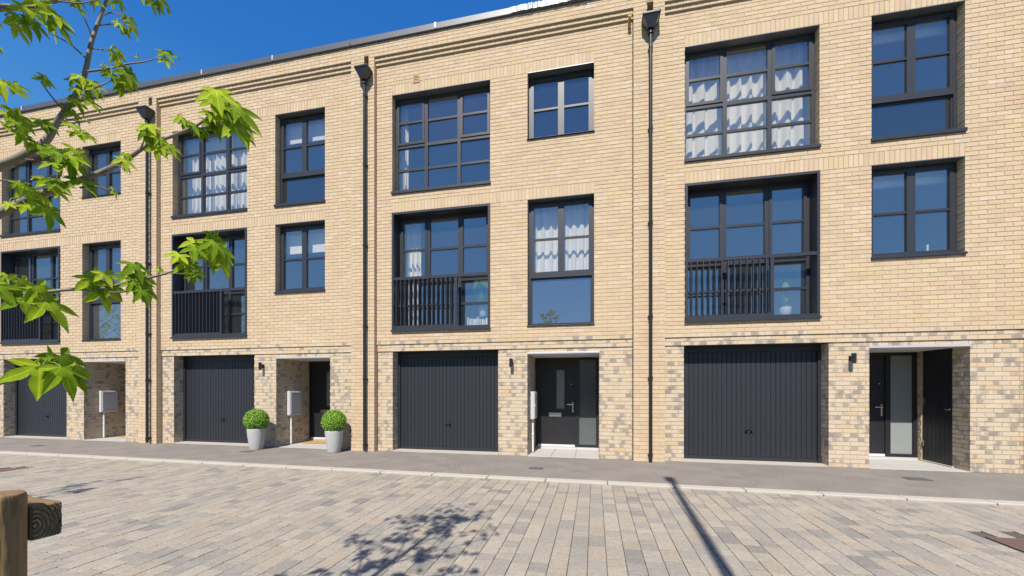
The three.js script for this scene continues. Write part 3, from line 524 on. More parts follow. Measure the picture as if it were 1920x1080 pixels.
house(O3, { label: 'buff brick town house with large bare grid window under a square air vent', tallTop: false, pipe: 0, phase: 0.1, lampX: 3.22, fins: -0.16, vent: [1.13, 8.03], foil: true, overflow: true });
house(O4, { label: 'buff brick town house with pale curtains filling its large top window', tallTop: true, pipe: -0.07, phase: 0.03, lampX: 3.26, fins: -0.16, store: true, last: true });

// ---------------------------------------------------------------- things in and at the houses
function curtain(label, ox, x0, x1, y0, y1, z, mat, folds, amp, s) {
  const nx = Math.round((x1 - x0) * 90), ny = 24, g = new THREE.PlaneGeometry(x1 - x0, y1 - y0, nx, ny), p = g.attributes.position, w = x1 - x0;
  for (let i = 0; i < p.count; i++) {
    const u = p.getX(i) / w + 0.5, t = 0.5 - p.getY(i) / (y1 - y0), ph = u * folds * Math.PI * 2 + 1.6 * vnoise(u * folds * 0.6, s, 3) + 0.5 * t * vnoise(u * 6, s + 4, 9) * 2;
    p.setZ(i, amp * (Math.sin(ph) * (0.75 + 0.5 * vnoise(u * folds * 0.5, s, 12)) + 0.3 * Math.sin(ph * 2.1 + s)) * (0.8 + 0.5 * t));
    p.setX(i, p.getX(i) + 0.02 * Math.sin(ph) * t);
  }
  g.translate((x0 + x1) / 2, (y0 + y1) / 2, 0); g.computeVertexNormals();
  const c = group('curtain', ox, 0, z); tag(c, label, 'curtain', 'curtains in the windows');
  mesh('fabric', g, mat, c); mesh('curtain_pole', new THREE.CylinderGeometry(0.012, 0.012, w + 0.1, 10).rotateZ(Math.PI / 2).translate((x0 + x1) / 2, y1 + 0.01, 0), M.white, c);
}
curtain('pale gathered curtain filling the top window above the garage with the open store door porch', O4, 0.52, 2.84, 5.52, 7.83, -0.42, M.curtain, 11, 0.04, 1);
curtain('pale sheer curtain filling the top window of the house with the potted box balls', O2, 0.52, 2.84, 5.52, 7.83, -0.42, M.sheer, 15, 0.03, 2);
curtain('short white sheer hung in the tall window above the black front door', O3, 3.5, 4.92, 3.62, 5.22, -0.38, M.sheer, 9, 0.025, 3);
curtain('narrow cream curtain drawn back beside the finned balcony window', O3, 0.55, 1.02, 2.6, 5.22, -0.5, M.curtain, 4, 0.04, 4);
curtain('cream curtain edge drawn back in the bare grid window under the square air vent', O3, 0.50, 0.74, 5.52, 7.83, -0.42, M.curtain, 3, 0.03, 5);
function blind(label, ox, x0, x1, y0, y1) { const b = group('window_blind', ox, 0, -0.33); tag(b, label, 'blind', 'blinds in the narrow windows'); mesh('blind_cloth', box(x0, x1, y0, y1, -0.004, 0), M.sheer, b); mesh('bottom_rail', box(x0, x1, y0 - 0.02, y0, -0.008, 0.006), M.white, b); mesh('roller', new THREE.CylinderGeometry(0.025, 0.025, x1 - x0, 12).rotateZ(Math.PI / 2).translate((x0 + x1) / 2, y1, -0.02), M.white, b); }
blind('white blind half lowered in the small window above the potted box ball porch', O2, 3.58, 4.84, 4.62, 5.22);
blind('white blind part lowered in the tall top window of the house with the box balls', O2, 3.58, 4.84, 7.27, 7.8);
blind('rolled up pale blind in the tall top window beside the curtained window', O4, 3.58, 4.84, 7.52, 7.8);
blind('rolled up pale blind in the small window above the porch with the store door', O4, 3.58, 4.84, 4.95, 5.22);
{ // sill ornaments and plants behind the glass
  const leafM = std(lin(0.10, 0.24, 0.05), 0.7, { side: THREE.DoubleSide });
  const plant = (label, x, y, z, r, s) => {
    const g = group('house_plant', x, y, z); tag(g, label, 'plant', 'plants behind the balcony windows');
    mesh('plant_pot', new THREE.LatheGeometry([[0.001, 0], [0.09, 0], [0.12, 0.2], [0.105, 0.2], [0.1, 0.17], [0.001, 0.17]].map(p => new THREE.Vector2(...p)), 16), M.white, g);
    for (let k = 0; k < 12; k++) { const a = k * 2.4 + s, l = r * rr(0.7, 1.1), q = new THREE.PlaneGeometry(l * 0.42, l, 3, 6), p = q.attributes.position; for (let i = 0; i < p.count; i++) { const t = p.getY(i) / l + 0.5; p.setX(i, p.getX(i) * Math.sin(Math.PI * (0.12 + 0.86 * t))); p.setZ(i, -0.5 * l * t * t); } q.translate(0, l / 2, 0); q.rotateX(0.35 + 0.5 * rnd()); q.rotateY(a); q.translate(0, 0.17 + 0.02 * k, 0); q.computeVertexNormals(); mesh('leaf', q, leafM, g); }
  };
  plant('large leafy pot plant inside the finned window over the plain garage', O3 + 2.45, 2.98, -0.62, 0.6, 1);
  plant('small pot plant inside the finned window under the pale curtains', O4 + 2.45, 2.72, -0.55, 0.34, 2);
  const bm = [lin(0.75, 0.73, 0.68), lin(0.62, 0.6, 0.52), lin(0.5, 0.6, 0.66)].map(c => std(c, 0.8));
  for (let k = 0; k < 12; k++) { const t = rr(0.022, 0.045), b = group('book', O3 + 2.16 + k * 0.046, 2.68, -0.42); tag(b, 'pale book standing in the row inside the finned window', 'book', 'books inside the finned window'); const hh = rr(0.17, 0.26); mesh('cover', merge([box(0, 0.004, 0, hh, -0.07, 0.07), box(t - 0.004, t, 0, hh, -0.07, 0.07), box(0.004, t - 0.004, 0, hh, 0.066, 0.07)]), bm[k % 3], b); mesh('pages', box(0.005, t - 0.005, 0.004, hh - 0.006, -0.066, 0.065), bm[0], b); }
  const sh = group('window_shelf', O3, 0, 0); tag(sh, 'low shelf carrying the row of pale books behind the finned window', 'shelf'); mesh('board', box(2.1, 2.72, 2.65, 2.679, -0.52, -0.33), M.white, sh); mesh('bracket', box(2.12, 2.70, 2.52, 2.65, -0.5, -0.36), M.white, sh);
  for (const [x, hh] of [[4.42, 0.05], [4.53, 0.2]]) { const c = group('candle', O4 + x, 48 * CP + 0.046, -0.26); tag(c, hh > 0.1 ? 'tall white candle on the inner sill of the small window' : 'short white candle on the inner sill of the small window', 'candle'); mesh('wax', cyl(0.018, 0.016, 0, hh, 0, 0, 14), M.white, c); mesh('wick', cyl(0.002, 0.002, hh, hh + 0.012, 0, 0, 6), M.dark, c); }
}
{ // two planters with clipped box balls
  const potM = std(0xffffff, 0.75, { map: texture(128, 128, (x, y) => { const k = 0.84 + 0.26 * fbm(x / 8, y / 8, 17, 4); return [0.45 * k, 0.45 * k, 0.435 * k]; }) });
  const leaf = new THREE.BufferGeometry(); leaf.setAttribute('position', new THREE.Float32BufferAttribute([0, 0, 0, 0.0075, 0.010, 0.002, 0, 0.022, 0, -0.0075, 0.010, 0.002], 3)); leaf.setIndex([0, 1, 2, 0, 2, 3]); leaf.computeVertexNormals();
  const boxM = phys({ color: lin(1, 1, 1), roughness: 0.55, transmission: 0.15, thickness: 0, side: THREE.DoubleSide });
  const core = std(lin(0.02, 0.04, 0.01), 1);
  [[-7.46, 0.36, 'grey planter with a clipped box ball standing at the garage side of the porch'], [-5.50, 0.34, 'grey planter with a clipped box ball standing between porch and black downpipe']].forEach(([x, z, label], i) => {
    const g = group('box_ball_planter', x, 0, z); tag(g, label, 'planter', 'planters with box balls');
    mesh('pot', new THREE.LatheGeometry([[0.001, 0.004], [0.118, 0.004], [0.128, 0.012], [0.15, 0.14], [0.172, 0.3], [0.183, 0.43], [0.184, 0.47], [0.178, 0.478], [0.168, 0.474], [0.162, 0.42], [0.001, 0.42]].map(p => new THREE.Vector2(...p)), 40), potM, g);
    mesh('ball_core', new THREE.IcosahedronGeometry(0.222, 4).translate(0, 0.665, 0), core, g);
    const N = 6500, im = new THREE.InstancedMesh(leaf, boxM, N), o = new THREE.Object3D(), c = new THREE.Color(); im.name = 'box_leaves'; im.castShadow = im.receiveShadow = true;
    for (let k = 0; k < N; k++) {
      const y = 1 - 2 * (k + 0.5) / N, a = k * 2.39996, s = Math.sqrt(1 - y * y), lump = 0.016 * (vnoise(s * Math.cos(a) * 7 + 9, y * 7 + s * Math.sin(a) * 5, i + 3) - 0.5), r = 0.236 + lump * 1.6 + rr(-0.016, 0.012) + (rnd() < 0.03 ? rr(0.01, 0.03) : 0);
      const n = V(s * Math.cos(a), y, s * Math.sin(a)); o.position.copy(n).multiplyScalar(r).add(V(0, 0.665, 0)); o.up.set(rr(-1, 1), rr(-1, 1), rr(-1, 1)); o.lookAt(o.position.clone().addScaledVector(n, 1).add(V(rr(-0.9, 0.9), rr(-0.5, 1.1), rr(-0.9, 0.9)))); o.scale.setScalar(rr(0.8, 1.35)); o.updateMatrix(); im.setMatrixAt(k, o.matrix);
      const t = rnd(); im.setColorAt(k, c.setRGB(0.10 + 0.22 * t, 0.27 + 0.25 * t, 0.015 + 0.02 * t));
    }
    tag(im, 'small glossy leaves of the clipped box ball', null, null, 'stuff'); g.add(im);
  });
  for (const [ox, label] of [[O2, 'coir doormat on the pale porch tiles beside the potted box ball'], [O1, 'coir doormat in the porch of the house behind the leaves']]) { const m = group('doormat', ox + 4.1, 0.013, -0.86); tag(m, label, 'doormat', 'coir doormats'); mesh('coir_pile', rbox(-0.36, 0.36, 0.003, 0.022, -0.22, 0.22, 0.006), M.mat, m); mesh('backing', box(-0.36, 0.36, 0, 0.004, -0.22, 0.22), M.dark, m); }
}

// ---------------------------------------------------------------- trees
const barkMap = texture(128, 256, (x, y) => { const n = fbm(x / 9, y / 22, 44, 4), k = 0.7 + 0.6 * n, s = vnoise(x / 3, y / 9, 8) > 0.82 ? 0.6 : 1; return [0.235 * k * s, 0.20 * k * s, 0.175 * k * s]; });
M.bark = std(0xffffff, 0.85, { map: barkMap, bumpMap: barkMap, bumpScale: 0.004 });
M.twig = std(lin(0.17, 0.115, 0.09), 0.7);
const veins = texture(256, 256, (px, py) => {
  const x = px / 128 - 1, y = py / 128 - 1; let v = 1;
  for (const a of [-1.95, -0.96, 0, 0.96, 1.95]) { const dx = Math.sin(a), dy = Math.cos(a), t = x * dx + y * dy, d = x * dy - y * dx, s = Math.abs(d); if (t > 0 && t < 1) { if (s < 0.016) v = 1.45; else if (s < 0.16) { const q = ((t - s * 0.9) * 9) % 1; if (q > 0 && q < 0.12) v = Math.max(v, 1.16); } } }
  const k = v * (0.80 + 0.34 * fbm(x * 6 + 9, y * 6 + 9, 52, 3)); return [0.62 * k * (v > 1.2 ? 1.15 : 1), 0.66 * k, 0.55 * k];
});
veins.repeat.set(0.5, 0.5); veins.offset.set(0.5, 0.5);
M.leaves = [[0.50, 0.66, 0.022], [0.66, 0.79, 0.05], [0.30, 0.46, 0.013]].map(c => phys({ color: lin(...c), map: veins, roughness: 1, specularIntensity: 0.35, transmission: 0.45, thickness: 0, side: THREE.DoubleSide }));
function leafGeo(curl, fold, skew, fine = true) {           // five-lobed star leaf, base at the origin, main lobe along +y, face towards +z, length 1
  const lobes = [[-1.95, 0.60, 0.13], [-0.96 + skew, 0.88, 0.165], [0, 1.0, 0.175], [0.96 + skew, 0.88, 0.165], [1.95, 0.60, 0.13]];
  const st = fine ? [[0.30, 0.72], [0.42, 0.96], [0.55, 1], [0.70, 0.74], [0.85, 0.36]] : [[0.42, 0.95], [0.68, 0.78]];
  const pos = [], uv = [], idx = [], add = (x, y, z) => { const r2 = x * x + y * y; pos.push(x, y, z - curl * r2 * 0.55); uv.push(x, y); return pos.length / 3 - 1; };
  const C = add(0, 0, 0), val = [];
  for (let k = 0; k <= 5; k++) { const a = k === 0 ? lobes[0][0] - 0.5 : k === 5 ? lobes[4][0] + 0.5 : (lobes[k - 1][0] + lobes[k][0]) / 2, r = k === 0 || k === 5 ? 0.15 : 0.33; val.push(add(Math.sin(a) * r, Math.cos(a) * r, 0.025)); }
  lobes.forEach(([a, l, w], k) => {
    const d = [Math.sin(a), Math.cos(a)], n = [Math.cos(a), -Math.sin(a)], wob = 0.04 * Math.sin(k * 5 + curl * 9), pt = (t, s, z) => add(d[0] * l * t + n[0] * (s + wob * t * t), d[1] * l * t + n[1] * (s + wob * t * t), z);
    let pl = val[k], pm = C, pr = val[k + 1];
    for (const [t, f] of st) { const L = pt(t, -w * f, 0.015), m = pt(t, 0, -fold * f), R = pt(t, w * f, 0.015); idx.push(pm, m, pl, pl, m, L, pm, pr, m, pr, R, m); pl = L; pm = m; pr = R; }
    const tip = pt(1, 0, 0); idx.push(pl, pm, tip, pm, pr, tip);
  });
  const g = new THREE.BufferGeometry(); g.setAttribute('position', new THREE.Float32BufferAttribute(pos, 3)); g.setAttribute('uv', new THREE.Float32BufferAttribute(uv, 2)); g.setIndex(idx.flatMap((v, i) => i % 3 === 0 ? [idx[i], idx[i + 2], idx[i + 1]] : [])); g.computeVertexNormals(); return g;
}
const leafGeos = [[0.35, 0.05, 0], [0.75, 0.07, 0.1], [1.1, 0.09, -0.12], [0.55, 0.11, 0.06]].map(a => leafGeo(...a)), plainLeaf = [leafGeo(0.5, 0.06, 0, false), leafGeo(0.9, 0.06, 0.1, false)];
function leafMatrix(base, axis, nrm, size) { const y = axis.clone().normalize(), z = nrm.clone().addScaledVector(y, -nrm.dot(y)).normalize(), x = y.clone().cross(z); return new THREE.Matrix4().makeBasis(x, y, z).scale(V(size * rr(0.85, 1.1), size, size)).setPosition(base); }
// leaves hung round a twig end: returns petiole tubes and leaf matrices
function cluster(p, dir, n, size, petioles, leaves, toCam = 0) {
  const d = dir.clone().normalize(), side = d.clone().cross(V(0, 1, 0)).normalize(), up = side.clone().cross(d).normalize(), a0 = rnd() * 6.28;
  for (let k = 0; k < n; k++) {
    const a = a0 + k * 2.4, spread = k === 0 ? 0.25 : rr(0.7, 1.25), out = d.clone().multiplyScalar(Math.cos(spread)).addScaledVector(side, Math.sin(spread) * Math.cos(a)).addScaledVector(up, Math.sin(spread) * Math.sin(a));
    const L = size * rr(0.35, 0.75), mid = p.clone().addScaledVector(out, L * 0.55).add(V(0, 0.008, 0)), end = p.clone().addScaledVector(out, L).add(V(0, -L * 0.15, 0));
    petioles.push(taperTube([p, mid, end], [0.0013, 0.0011], 4, 5));
    const flat = V(out.x, 0, out.z); if (flat.length() < 0.2) flat.set(Math.cos(a), 0, Math.sin(a)); flat.normalize();
    const ax = flat.clone().multiplyScalar(rr(0.35, 0.9)).add(V(rr(-0.25, 0.25), rr(-1.25, -0.5), rr(-0.25, 0.25)));
    const nr = V(0, rr(0.5, 1.0), 0).addScaledVector(flat, rr(0.4, 0.9)).add(V(rr(-0.3, 0.3), 0, rr(-0.3, 0.3)));
    if (toCam) nr.addScaledVector(CAM.clone().sub(p).normalize(), toCam);
    leaves.push({ geo: toCam ? leafGeos[Math.floor(rnd() * 4)] : plainLeaf[Math.floor(rnd() * 2)], mat: leafMatrix(end, ax, nr, size * (k === 0 ? 1 : rr(0.62, 1.05))), m: Math.floor(rnd() * 3) });
  }
}
function crown(trunkX, trunkZ, yLow, yHigh, branches, reach, petioles, leaves, tubes, allow) {
  for (let k = 0; k < branches; k++) {
    const t = (k + 0.5) / branches, y = yLow + (yHigh - yLow) * t, a = k * 2.4 + 0.6, l = reach * (1 - 0.62 * t) * rr(0.75, 1.15), pts = [V(trunkX, y, trunkZ)];
    for (let s = 1; s <= 4; s++) pts.push(V(trunkX + Math.cos(a) * l * s / 4 + rr(-0.03, 0.03), y + l * (0.62 * s / 4 + 0.12 * (s / 4) ** 2), trunkZ + Math.sin(a) * l * s / 4 + rr(-0.03, 0.03)));
    if (!pts.every(allow)) continue;
    tubes.push(taperTube(pts, [0.010 * (1.3 - t), 0.003], 6));
    const c = new THREE.CatmullRomCurve3(pts);
    for (let s = 0.3; s <= 1.001; s += 0.10) { const p = c.getPoint(s), d = c.getTangent(s); const st = p.clone().add(V(rr(-0.1, 0.1), rr(0, 0.09), rr(-0.1, 0.1))); if (!allow(st)) continue; if (s < 0.95) tubes.push(taperTube([p, st], [0.003, 0.0016], 4, 2)); cluster(s < 0.95 ? st : p, d, 3, rr(0.052, 0.08), petioles, leaves); }
  }
}
{ // the young tree beside the camera, whose lower branches reach into view
  const TX = -1.74, TZ = 7.35, tree = group('sweetgum_tree', TX, 0, TZ); tag(tree, 'young star-leaved tree with bright green leaves tied to the wooden stakes', 'tree', 'young street trees');
  const inv = g => g.translate(-TX, 0, -TZ);
  mesh('trunk', inv(taperTube([V(TX, -0.1, TZ), V(TX + 0.01, 0.9, TZ), V(TX - 0.015, 1.9, TZ + 0.01), V(TX + 0.02, 3.0, TZ), V(TX + 0.05, 4.1, TZ - 0.02), V(TX + 0.06, 4.6, TZ - 0.03)], [0.038, 0.032, 0.026, 0.018, 0.009, 0.003], 10, 30)), M.bark, tree);
  const leaves = [], pets = [], tubes = [];
  const T = y => V(TX, y, TZ), B = (base, list, r, mat = M.bark) => { const pts = base ? [base] : []; for (const [x, y, d] of list) pts.push(at(x, y, d)); mesh('branch', inv(taperTube(pts, r, 8)), mat, tree); return pts; };
  B(T(1.50), [[-140, 350, 0.96], [0, 312, 0.98], [48, 290, 0.99], [88, 262, 1.0], [108, 228, 1.0], [128, 200, 1.01], [152, 160, 1.02], [163, 122, 1.03], [170, 85, 1.03], [182, 48, 1.04], [200, 0, 1.05], [215, -60, 1.06]], [0.017, 0.0085, 0.0055, 0.003]);
  B(T(1.42), [[-140, 470, 0.94], [0, 400, 0.97], [60, 370, 0.98], [130, 345, 0.99], [190, 323, 1.0], [240, 297, 1.01], [275, 273, 1.02], [320, 256, 1.03], [372, 233, 1.04], [398, 213, 1.04]], [0.015, 0.008, 0.005, 0.0025]);
  B(T(1.35), [[-120, 575, 0.88], [0, 553, 0.9], [60, 550, 0.9], [130, 543, 0.91], [190, 541, 0.92], [250, 527, 0.93], [310, 513, 0.95], [345, 498, 0.96], [368, 480, 0.96]], [0.010, 0.0042, 0.003, 0.0018]);
  B(T(1.24), [[-90, 770, 0.8], [-20, 728, 0.8], [22, 712, 0.8], [60, 700, 0.79]], [0.008, 0.003, 0.0022]);
  B(T(1.95), [[-150, 60, 0.92], [0, 14, 0.95], [50, 15, 0.96], [100, 2, 0.97], [170, -20, 0.98]], [0.014, 0.007, 0.004]);
  // twigs: start pixel, end pixel, depth
  const tw = (list, r0 = 0.0022, r1 = 0.0012) => mesh('twig', inv(taperTube(list.map(p => at(...p)), [r0, r1], 5)), M.twig, tree);
  tw([[162, 110, 1.03], [130, 82, 1.02], [92, 61, 1.0]]); tw([[173, 72, 1.03], [165, 50, 1.02], [158, 34, 1.01]]); tw([[185, 48, 1.04], [200, 46, 1.03], [222, 44, 1.03]], 0.0016); tw([[195, 28, 1.04], [210, 24, 1.03], [235, 32, 1.03]], 0.0016);
  tw([[172, 91, 1.03], [190, 93, 1.03], [205, 96, 1.03]], 0.0016); tw([[165, 134, 1.02], [195, 130, 1.03], [240, 120, 1.04], [270, 116, 1.05], [300, 108, 1.06]], 0.003); tw([[160, 170, 1.02], [185, 162, 1.02], [212, 150, 1.03]], 0.0025);
  tw([[120, 208, 1.0], [100, 185, 0.99], [76, 153, 0.98]]); tw([[122, 222, 1.0], [140, 226, 1.0], [163, 228, 1.0]], 0.0018); tw([[40, 298, 0.99], [75, 300, 0.98], [105, 296, 0.97]]); tw([[105, 348, 0.99], [110, 330, 0.98], [118, 310, 0.97]], 0.004, 0.002);
  tw([[150, 352, 0.99], [178, 349, 0.99], [205, 356, 0.98]], 0.0025); tw([[0, 338, 0.95], [30, 340, 0.95], [58, 345, 0.95]]); tw([[215, 310, 1.0], [225, 312, 1.0], [236, 320, 1.0]]); tw([[262, 282, 1.01], [270, 262, 1.01], [268, 240, 1.01]]); tw([[0, 175, 0.92], [-30, 200, 0.92]], 0.003); tw([[110, 2, 0.97], [150, 6, 0.97], [185, 0, 0.98]]); tw([[300, -30, 1.0], [285, -10, 1.0], [278, 2, 1.0]]);
  tw([[205, 548, 0.92], [225, 548, 0.92], [240, 545, 0.92]]); tw([[320, 512, 0.95], [345, 514, 0.95], [362, 518, 0.95]], 0.0015);
  // leaf clusters: pixel, depth, leaf length in pixels, count
  const cl = [[66, 18, 0.96, 62, 5], [42, 30, 0.95, 58, 3], [8, 28, 0.93, 56, 4], [90, 30, 0.97, 50, 3], [128, -6, 0.98, 34, 3], [165, -4, 1.0, 34, 4], [205, -6, 1.04, 30, 3], [256, -6, 1.0, 44, 3], [283, -8, 1.0, 46, 4], [226, 36, 1.03, 34, 4], [212, 40, 1.03, 28, 2], [206, 92, 1.03, 40, 4], [300, 104, 1.06, 40, 4], [257, 108, 1.05, 9, 2], [208, 128, 1.03, 46, 4], [226, 138, 1.03, 48, 4], [188, 124, 1.03, 26, 2], [212, 152, 1.03, 34, 2],
    [148, 152, 1.02, 44, 5], [162, 160, 1.02, 36, 3], [76, 150, 0.98, 36, 3], [0, 160, 0.92, 60, 4], [-14, 205, 0.92, 64, 3], [128, 182, 1.01, 38, 4], [110, 198, 1.0, 40, 4], [163, 228, 1.0, 7, 2], [140, 180, 1.01, 42, 3], [6, 215, 0.93, 56, 4], [70, 232, 0.98, 42, 4], [40, 256, 0.97, 46, 4], [128, 240, 1.0, 36, 4], [148, 248, 1.0, 30, 2], [105, 292, 0.97, 52, 5], [78, 288, 0.97, 34, 2], [128, 290, 0.97, 56, 4], [118, 308, 0.97, 62, 5],
    [58, 338, 0.95, 54, 4], [36, 350, 0.95, 50, 4], [82, 345, 0.96, 54, 4], [58, 385, 0.97, 66, 3], [30, 376, 0.97, 42, 2], [270, 238, 1.01, 44, 6], [286, 262, 1.02, 48, 5], [300, 268, 1.02, 40, 4], [232, 302, 1.0, 40, 3], [222, 306, 1.0, 26, 2], [205, 355, 0.98, 22, 4], [352, 238, 1.03, 44, 5], [372, 232, 1.04, 40, 3], [398, 205, 1.04, 80, 6], [412, 195, 1.04, 84, 5], [385, 215, 1.04, 50, 4],
    [368, 468, 0.96, 66, 6], [390, 462, 0.96, 62, 5], [345, 496, 0.96, 52, 5], [362, 510, 0.95, 34, 3], [152, 526, 0.91, 62, 4], [172, 520, 0.91, 56, 4], [240, 520, 0.92, 62, 5], [226, 518, 0.92, 50, 3], [252, 540, 0.92, 48, 3], [14, 530, 0.89, 56, 5], [34, 545, 0.9, 46, 3], [44, 556, 0.88, 86, 3], [10, 560, 0.88, 70, 3], [66, 692, 0.79, 92, 4], [76, 690, 0.78, 86, 3], [300, 505, 0.95, 14, 2], [8, 235, 0.92, 50, 3]];
  for (const [x, y, d, s, n] of cl) cluster(at(x, y, d), V(rr(0.1, 0.7), rr(-0.1, 0.3), rr(-0.5, 0.1)), Math.max(2, Math.round(n * (x < 160 && y < 420 ? 0.62 : 0.82))), s / FOCAL * d * (s > 60 ? 0.70 : 0.64), pets, leaves, 1.0);
  // the rest of the crown stands above the picture and throws its shadow on the paving
  const outside = p => { const [px, py, zc] = pix(p.x, p.y, p.z); return zc < 0.12 || px < -30 || py < -90; };
  const up = []; crown(TX, TZ, 1.9, 4.35, 30, 0.9, pets, up, tubes, outside);
  mesh('upper_branches', inv(merge(tubes)), M.bark, tree);
  mesh('leaf_stalks', inv(merge(pets)), std(lin(0.22, 0.26, 0.05), 0.6), tree);
  const off = new THREE.Matrix4().makeTranslation(-TX, 0, -TZ);
  for (const l of [...leaves, ...up]) { const c = V(0, 0, 0).setFromMatrixPosition(l.mat), [px, py, zc] = pix(c.x, c.y, c.z); l.k = zc > 0.2 && px > -40 && px < 1960 && py > -60 ? V(0, 0, 0).setFromMatrixScale(l.mat).y / zc : 0; l.mat.premultiply(off); }
  const all = [...leaves, ...up].sort((a, b) => b.k - a.k), near = all.filter(l => l.k > 0).slice(0, 300), rest = all.slice(near.length);
  for (const l of near) { const m = mesh('leaf', l.geo, M.leaves[l.m], tree); l.mat.decompose(m.position, m.quaternion, m.scale); }
  for (let k = 0; k < 3; k++) { const r = rest.filter(l => l.m === k); if (r.length) tag(mesh('foliage', stuffGeo(r), M.leaves[k], tree), 'remaining star-shaped leaves of the crown', null, null, 'stuff'); }
  // further trees of the row, outside the picture: they throw the thin shadow at the left and show in the window reflections
  const mk = (x, z, height, reach, nb, label) => {
    const t = group('sweetgum_tree', x, 0, z); tag(t, label, 'tree', 'young street trees');
    mesh('trunk', taperTube([V(0, -0.1, 0), V(0.01, height * 0.3, 0), V(-0.02, height * 0.65, 0.01), V(0.02, height, 0)], [0.045, 0.035, 0.02, 0.004], 9, 20), M.bark, t);
    const lv = [], pt = [], tb = []; crown(0, 0, height * 0.28, height * 0.93, nb, reach, pt, lv, tb, () => true);
    mesh('branches', merge(tb), M.bark, t); tag(mesh('foliage', stuffGeo(lv), M.leaves[1], t), 'star-shaped leaves of the crown', null, null, 'stuff');
    return t;
  };
  mk(-7.35, 7.5, 5.3, 0.8, 16, 'thinly leaved young tree throwing a slender shadow on the paving');
  const big = mk(-13.4, 9.2, 6.5, 2.0, 60, 'leafy street tree mirrored in the windows of the house behind the leaves');
  for (const [x, z, s] of [[-19.5, 9.6, 1.05], [-24.6, 9.0, 1.15], [-30.5, 10.5, 1.2]]) { const c = big.clone(); c.name = numbered('sweetgum_tree'); c.position.set(x, 0, z); c.rotation.y = x; c.scale.setScalar(s); scene.add(c); }
}
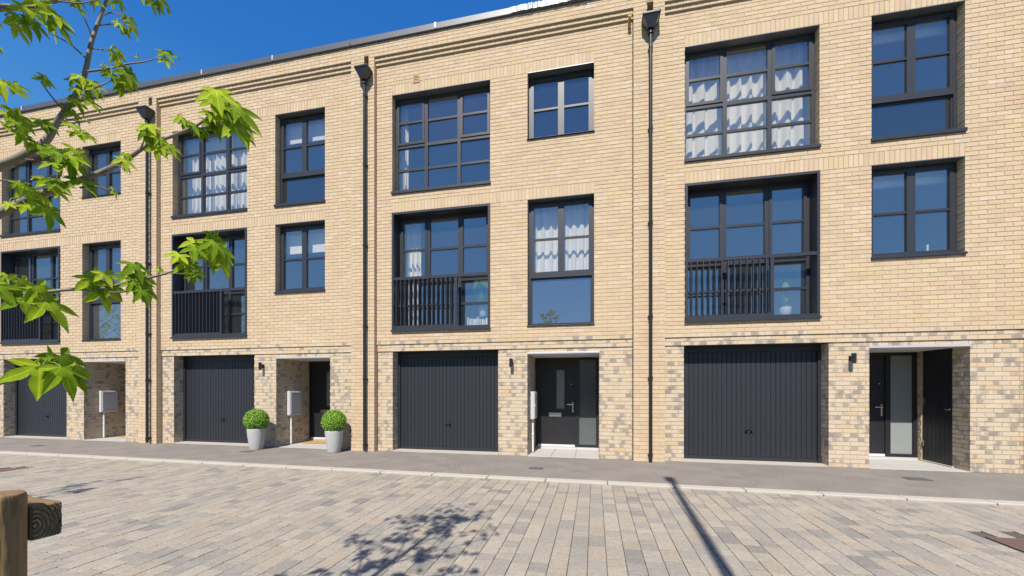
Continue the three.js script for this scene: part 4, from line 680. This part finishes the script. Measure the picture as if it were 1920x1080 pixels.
{ // tree stakes with a cross bar
  const woodMap = texture(128, 512, (x, y) => { const n = fbm(x / 4, y / 34, 61, 4), m = fbm(x / 26, y / 26, 14, 3), k = 0.62 + 0.45 * n + 0.5 * (m - 0.3); return [0.235 * k, 0.145 * k, 0.066 * k]; });
  const woodBump = texture(128, 512, (x, y) => { const n = fbm(x / 4, y / 50, 61, 4); return [n, n, n]; }, false);
  const wood = std(0xffffff, 0.85, { map: woodMap, bumpMap: woodBump, bumpScale: 0.003 });
  const endMap = texture(256, 256, (x, y) => { const d = Math.hypot(x - 20 + 10 * vnoise(x / 30, y / 30, 3), (y - 110) * 1.0) / 36 + 0.35 * vnoise(x / 20, y / 20, 8), f = d - Math.floor(d), k = (f > 0.6 ? 0.3 : 1) * (0.75 + 0.5 * fbm(x / 5, y / 5, 19, 3)); return [0.36 * k, 0.235 * k, 0.13 * k]; });
  const endW = std(0xffffff, 0.95, { map: endMap, bumpMap: endMap, bumpScale: 0.008 });
  [[-1.197, 'round wooden tree stake at the sawn end of the cross bar'], [-2.5, 'round wooden tree stake at the far end of the cross bar']].forEach(([x, label]) => {
    const g = group('tree_stake', x, 0, x < -2 ? 7.165 : 7.293); tag(g, label, 'stake', 'tree stakes');
    const pts = [[0.037, -0.1], [0.037, 0.9], [0.0375, 1.160], [0.036, 1.168], [0.034, 1.171], [0.001, 1.172]].map(p => new THREE.Vector2(...p)), l = new THREE.LatheGeometry(pts, 28), p = l.attributes.position, u = l.attributes.uv;
    for (let i = 0; i < p.count; i++) { const a = Math.atan2(p.getZ(i), p.getX(i)), k = 1 + 0.05 * (vnoise(Math.cos(a) * 3 + 5, Math.sin(a) * 3 + p.getY(i), 4) - 0.5); p.setX(i, p.getX(i) * k); p.setZ(i, p.getZ(i) * k); u.setXY(i, u.getX(i) * 1.5, p.getY(i) * 1.4); }
    l.computeVertexNormals(); mesh('pole', l, wood, g);
    mesh('knot', new THREE.SphereGeometry(0.009, 10, 8).scale(1, 1.2, 0.35).translate(0.018, 1.048, 0.0325), std(lin(0.04, 0.025, 0.012), 0.9), g);
  });
  const b = group('cross_bar', -1.834, 1.06, 7.166); tag(b, 'square timber cross bar with a sawn end fixed to the tree stakes', 'timber bar');
  b.rotation.y = -0.1;
  const bar = rbox(-0.6625, 0.6605, 0, 0.075, -0.025, 0.025, 0.006, 2); { const p = bar.attributes.position, u = bar.attributes.uv; for (let i = 0; i < p.count; i++) u.setXY(i, p.getY(i) * 5 + p.getZ(i) * 5, p.getX(i)); }
  mesh('bar', bar, wood, b);
  const end = new THREE.PlaneGeometry(0.044, 0.068, 48, 64), p = end.attributes.position; for (let i = 0; i < p.count; i++) { const x = p.getX(i) / 0.046 * 256 + 128, y = p.getY(i) / 0.071 * 256 + 128; const d = Math.hypot(x - 20, y - 110) / 36, f = d - Math.floor(d); p.setZ(i, 0.003 * (f < 0.6 ? 0.5 : -0.5) + 0.002 * (fbm(x / 10, y / 16, 19, 3) - 0.5)); }
  end.rotateY(Math.PI / 2); end.translate(0.6625, 0.0375, 0); end.computeVertexNormals(); mesh('end_grain', end, endW, b);
  const tie = group('tree_tie', -1.74, 1.0975, 7.30); tag(tie, 'black rubber tie holding the young trunk to the cross bar', 'tree tie'); mesh('strap', new THREE.TorusGeometry(0.047, 0.008, 6, 24).rotateX(Math.PI / 2).scale(1, 2.2, 1.6).translate(0, 0, 0.012), M.dark, tie); mesh('buckle', rbox(-0.02, 0.02, -0.016, 0.016, -0.07, -0.058, 0.004), M.plastic, tie);
}
{ // lamp column behind the camera: only its shadow shows
  const g = group('lamp_column', 0.79, 0, 8.6); tag(g, 'grey street lamp column throwing the long straight shadow on the paving', 'street lamp');
  const gal = std(lin(0.30, 0.31, 0.32), 0.5, { metalness: 0.5 });
  mesh('column', merge([cyl(0.07, 0.07, -0.1, 1.2, 0, 0, 20), cyl(0.057, 0.045, 1.2, 8.3, 0, 0, 18)]), gal, g);
  mesh('lantern', rbox(-0.085, 0.06, 8.3, 8.40, -0.22, 0.07, 0.025, 3), gal, g); mesh('lantern_lens', box(-0.07, 0.045, 8.292, 8.302, -0.19, -0.03), M.white, g);
}
{ // low houses across the street, mirrored in the glass of the front doors
  const g = group('bungalow', 0, 0, 27); tag(g, 'low brick house with a tiled roof across the street', 'house');
  const W = 24; mesh('wall', box(-W, W, -0.15, 2.6, 0, 6), std(lin(0.30, 0.22, 0.15), 0.95), g);
  const rf = new THREE.Mesh(); const s = new THREE.Shape([[-0.5, 2.5], [6.5, 2.5], [3, 5.0]].map(p => new THREE.Vector2(...p))), e = new THREE.ExtrudeGeometry(s, { depth: 2 * W + 0.8, bevelEnabled: false }); e.rotateY(-Math.PI / 2); e.translate(W + 0.4, 0, 0); mesh('roof', e, std(lin(0.09, 0.085, 0.085), 0.9), g);
  for (let k = 0; k < 7; k++) { const w = mesh('window', merge(rim(-21 + k * 6.4, -19.2 + k * 6.4, 0.95, 2.1, 0.07, -0.04, 0.0)), M.white, g); pane('pane', -20.93 + k * 6.4, -19.27 + k * 6.4, 1.02, 2.03, -0.012, M.panel, w); }
}
renderer.render(scene, camera);
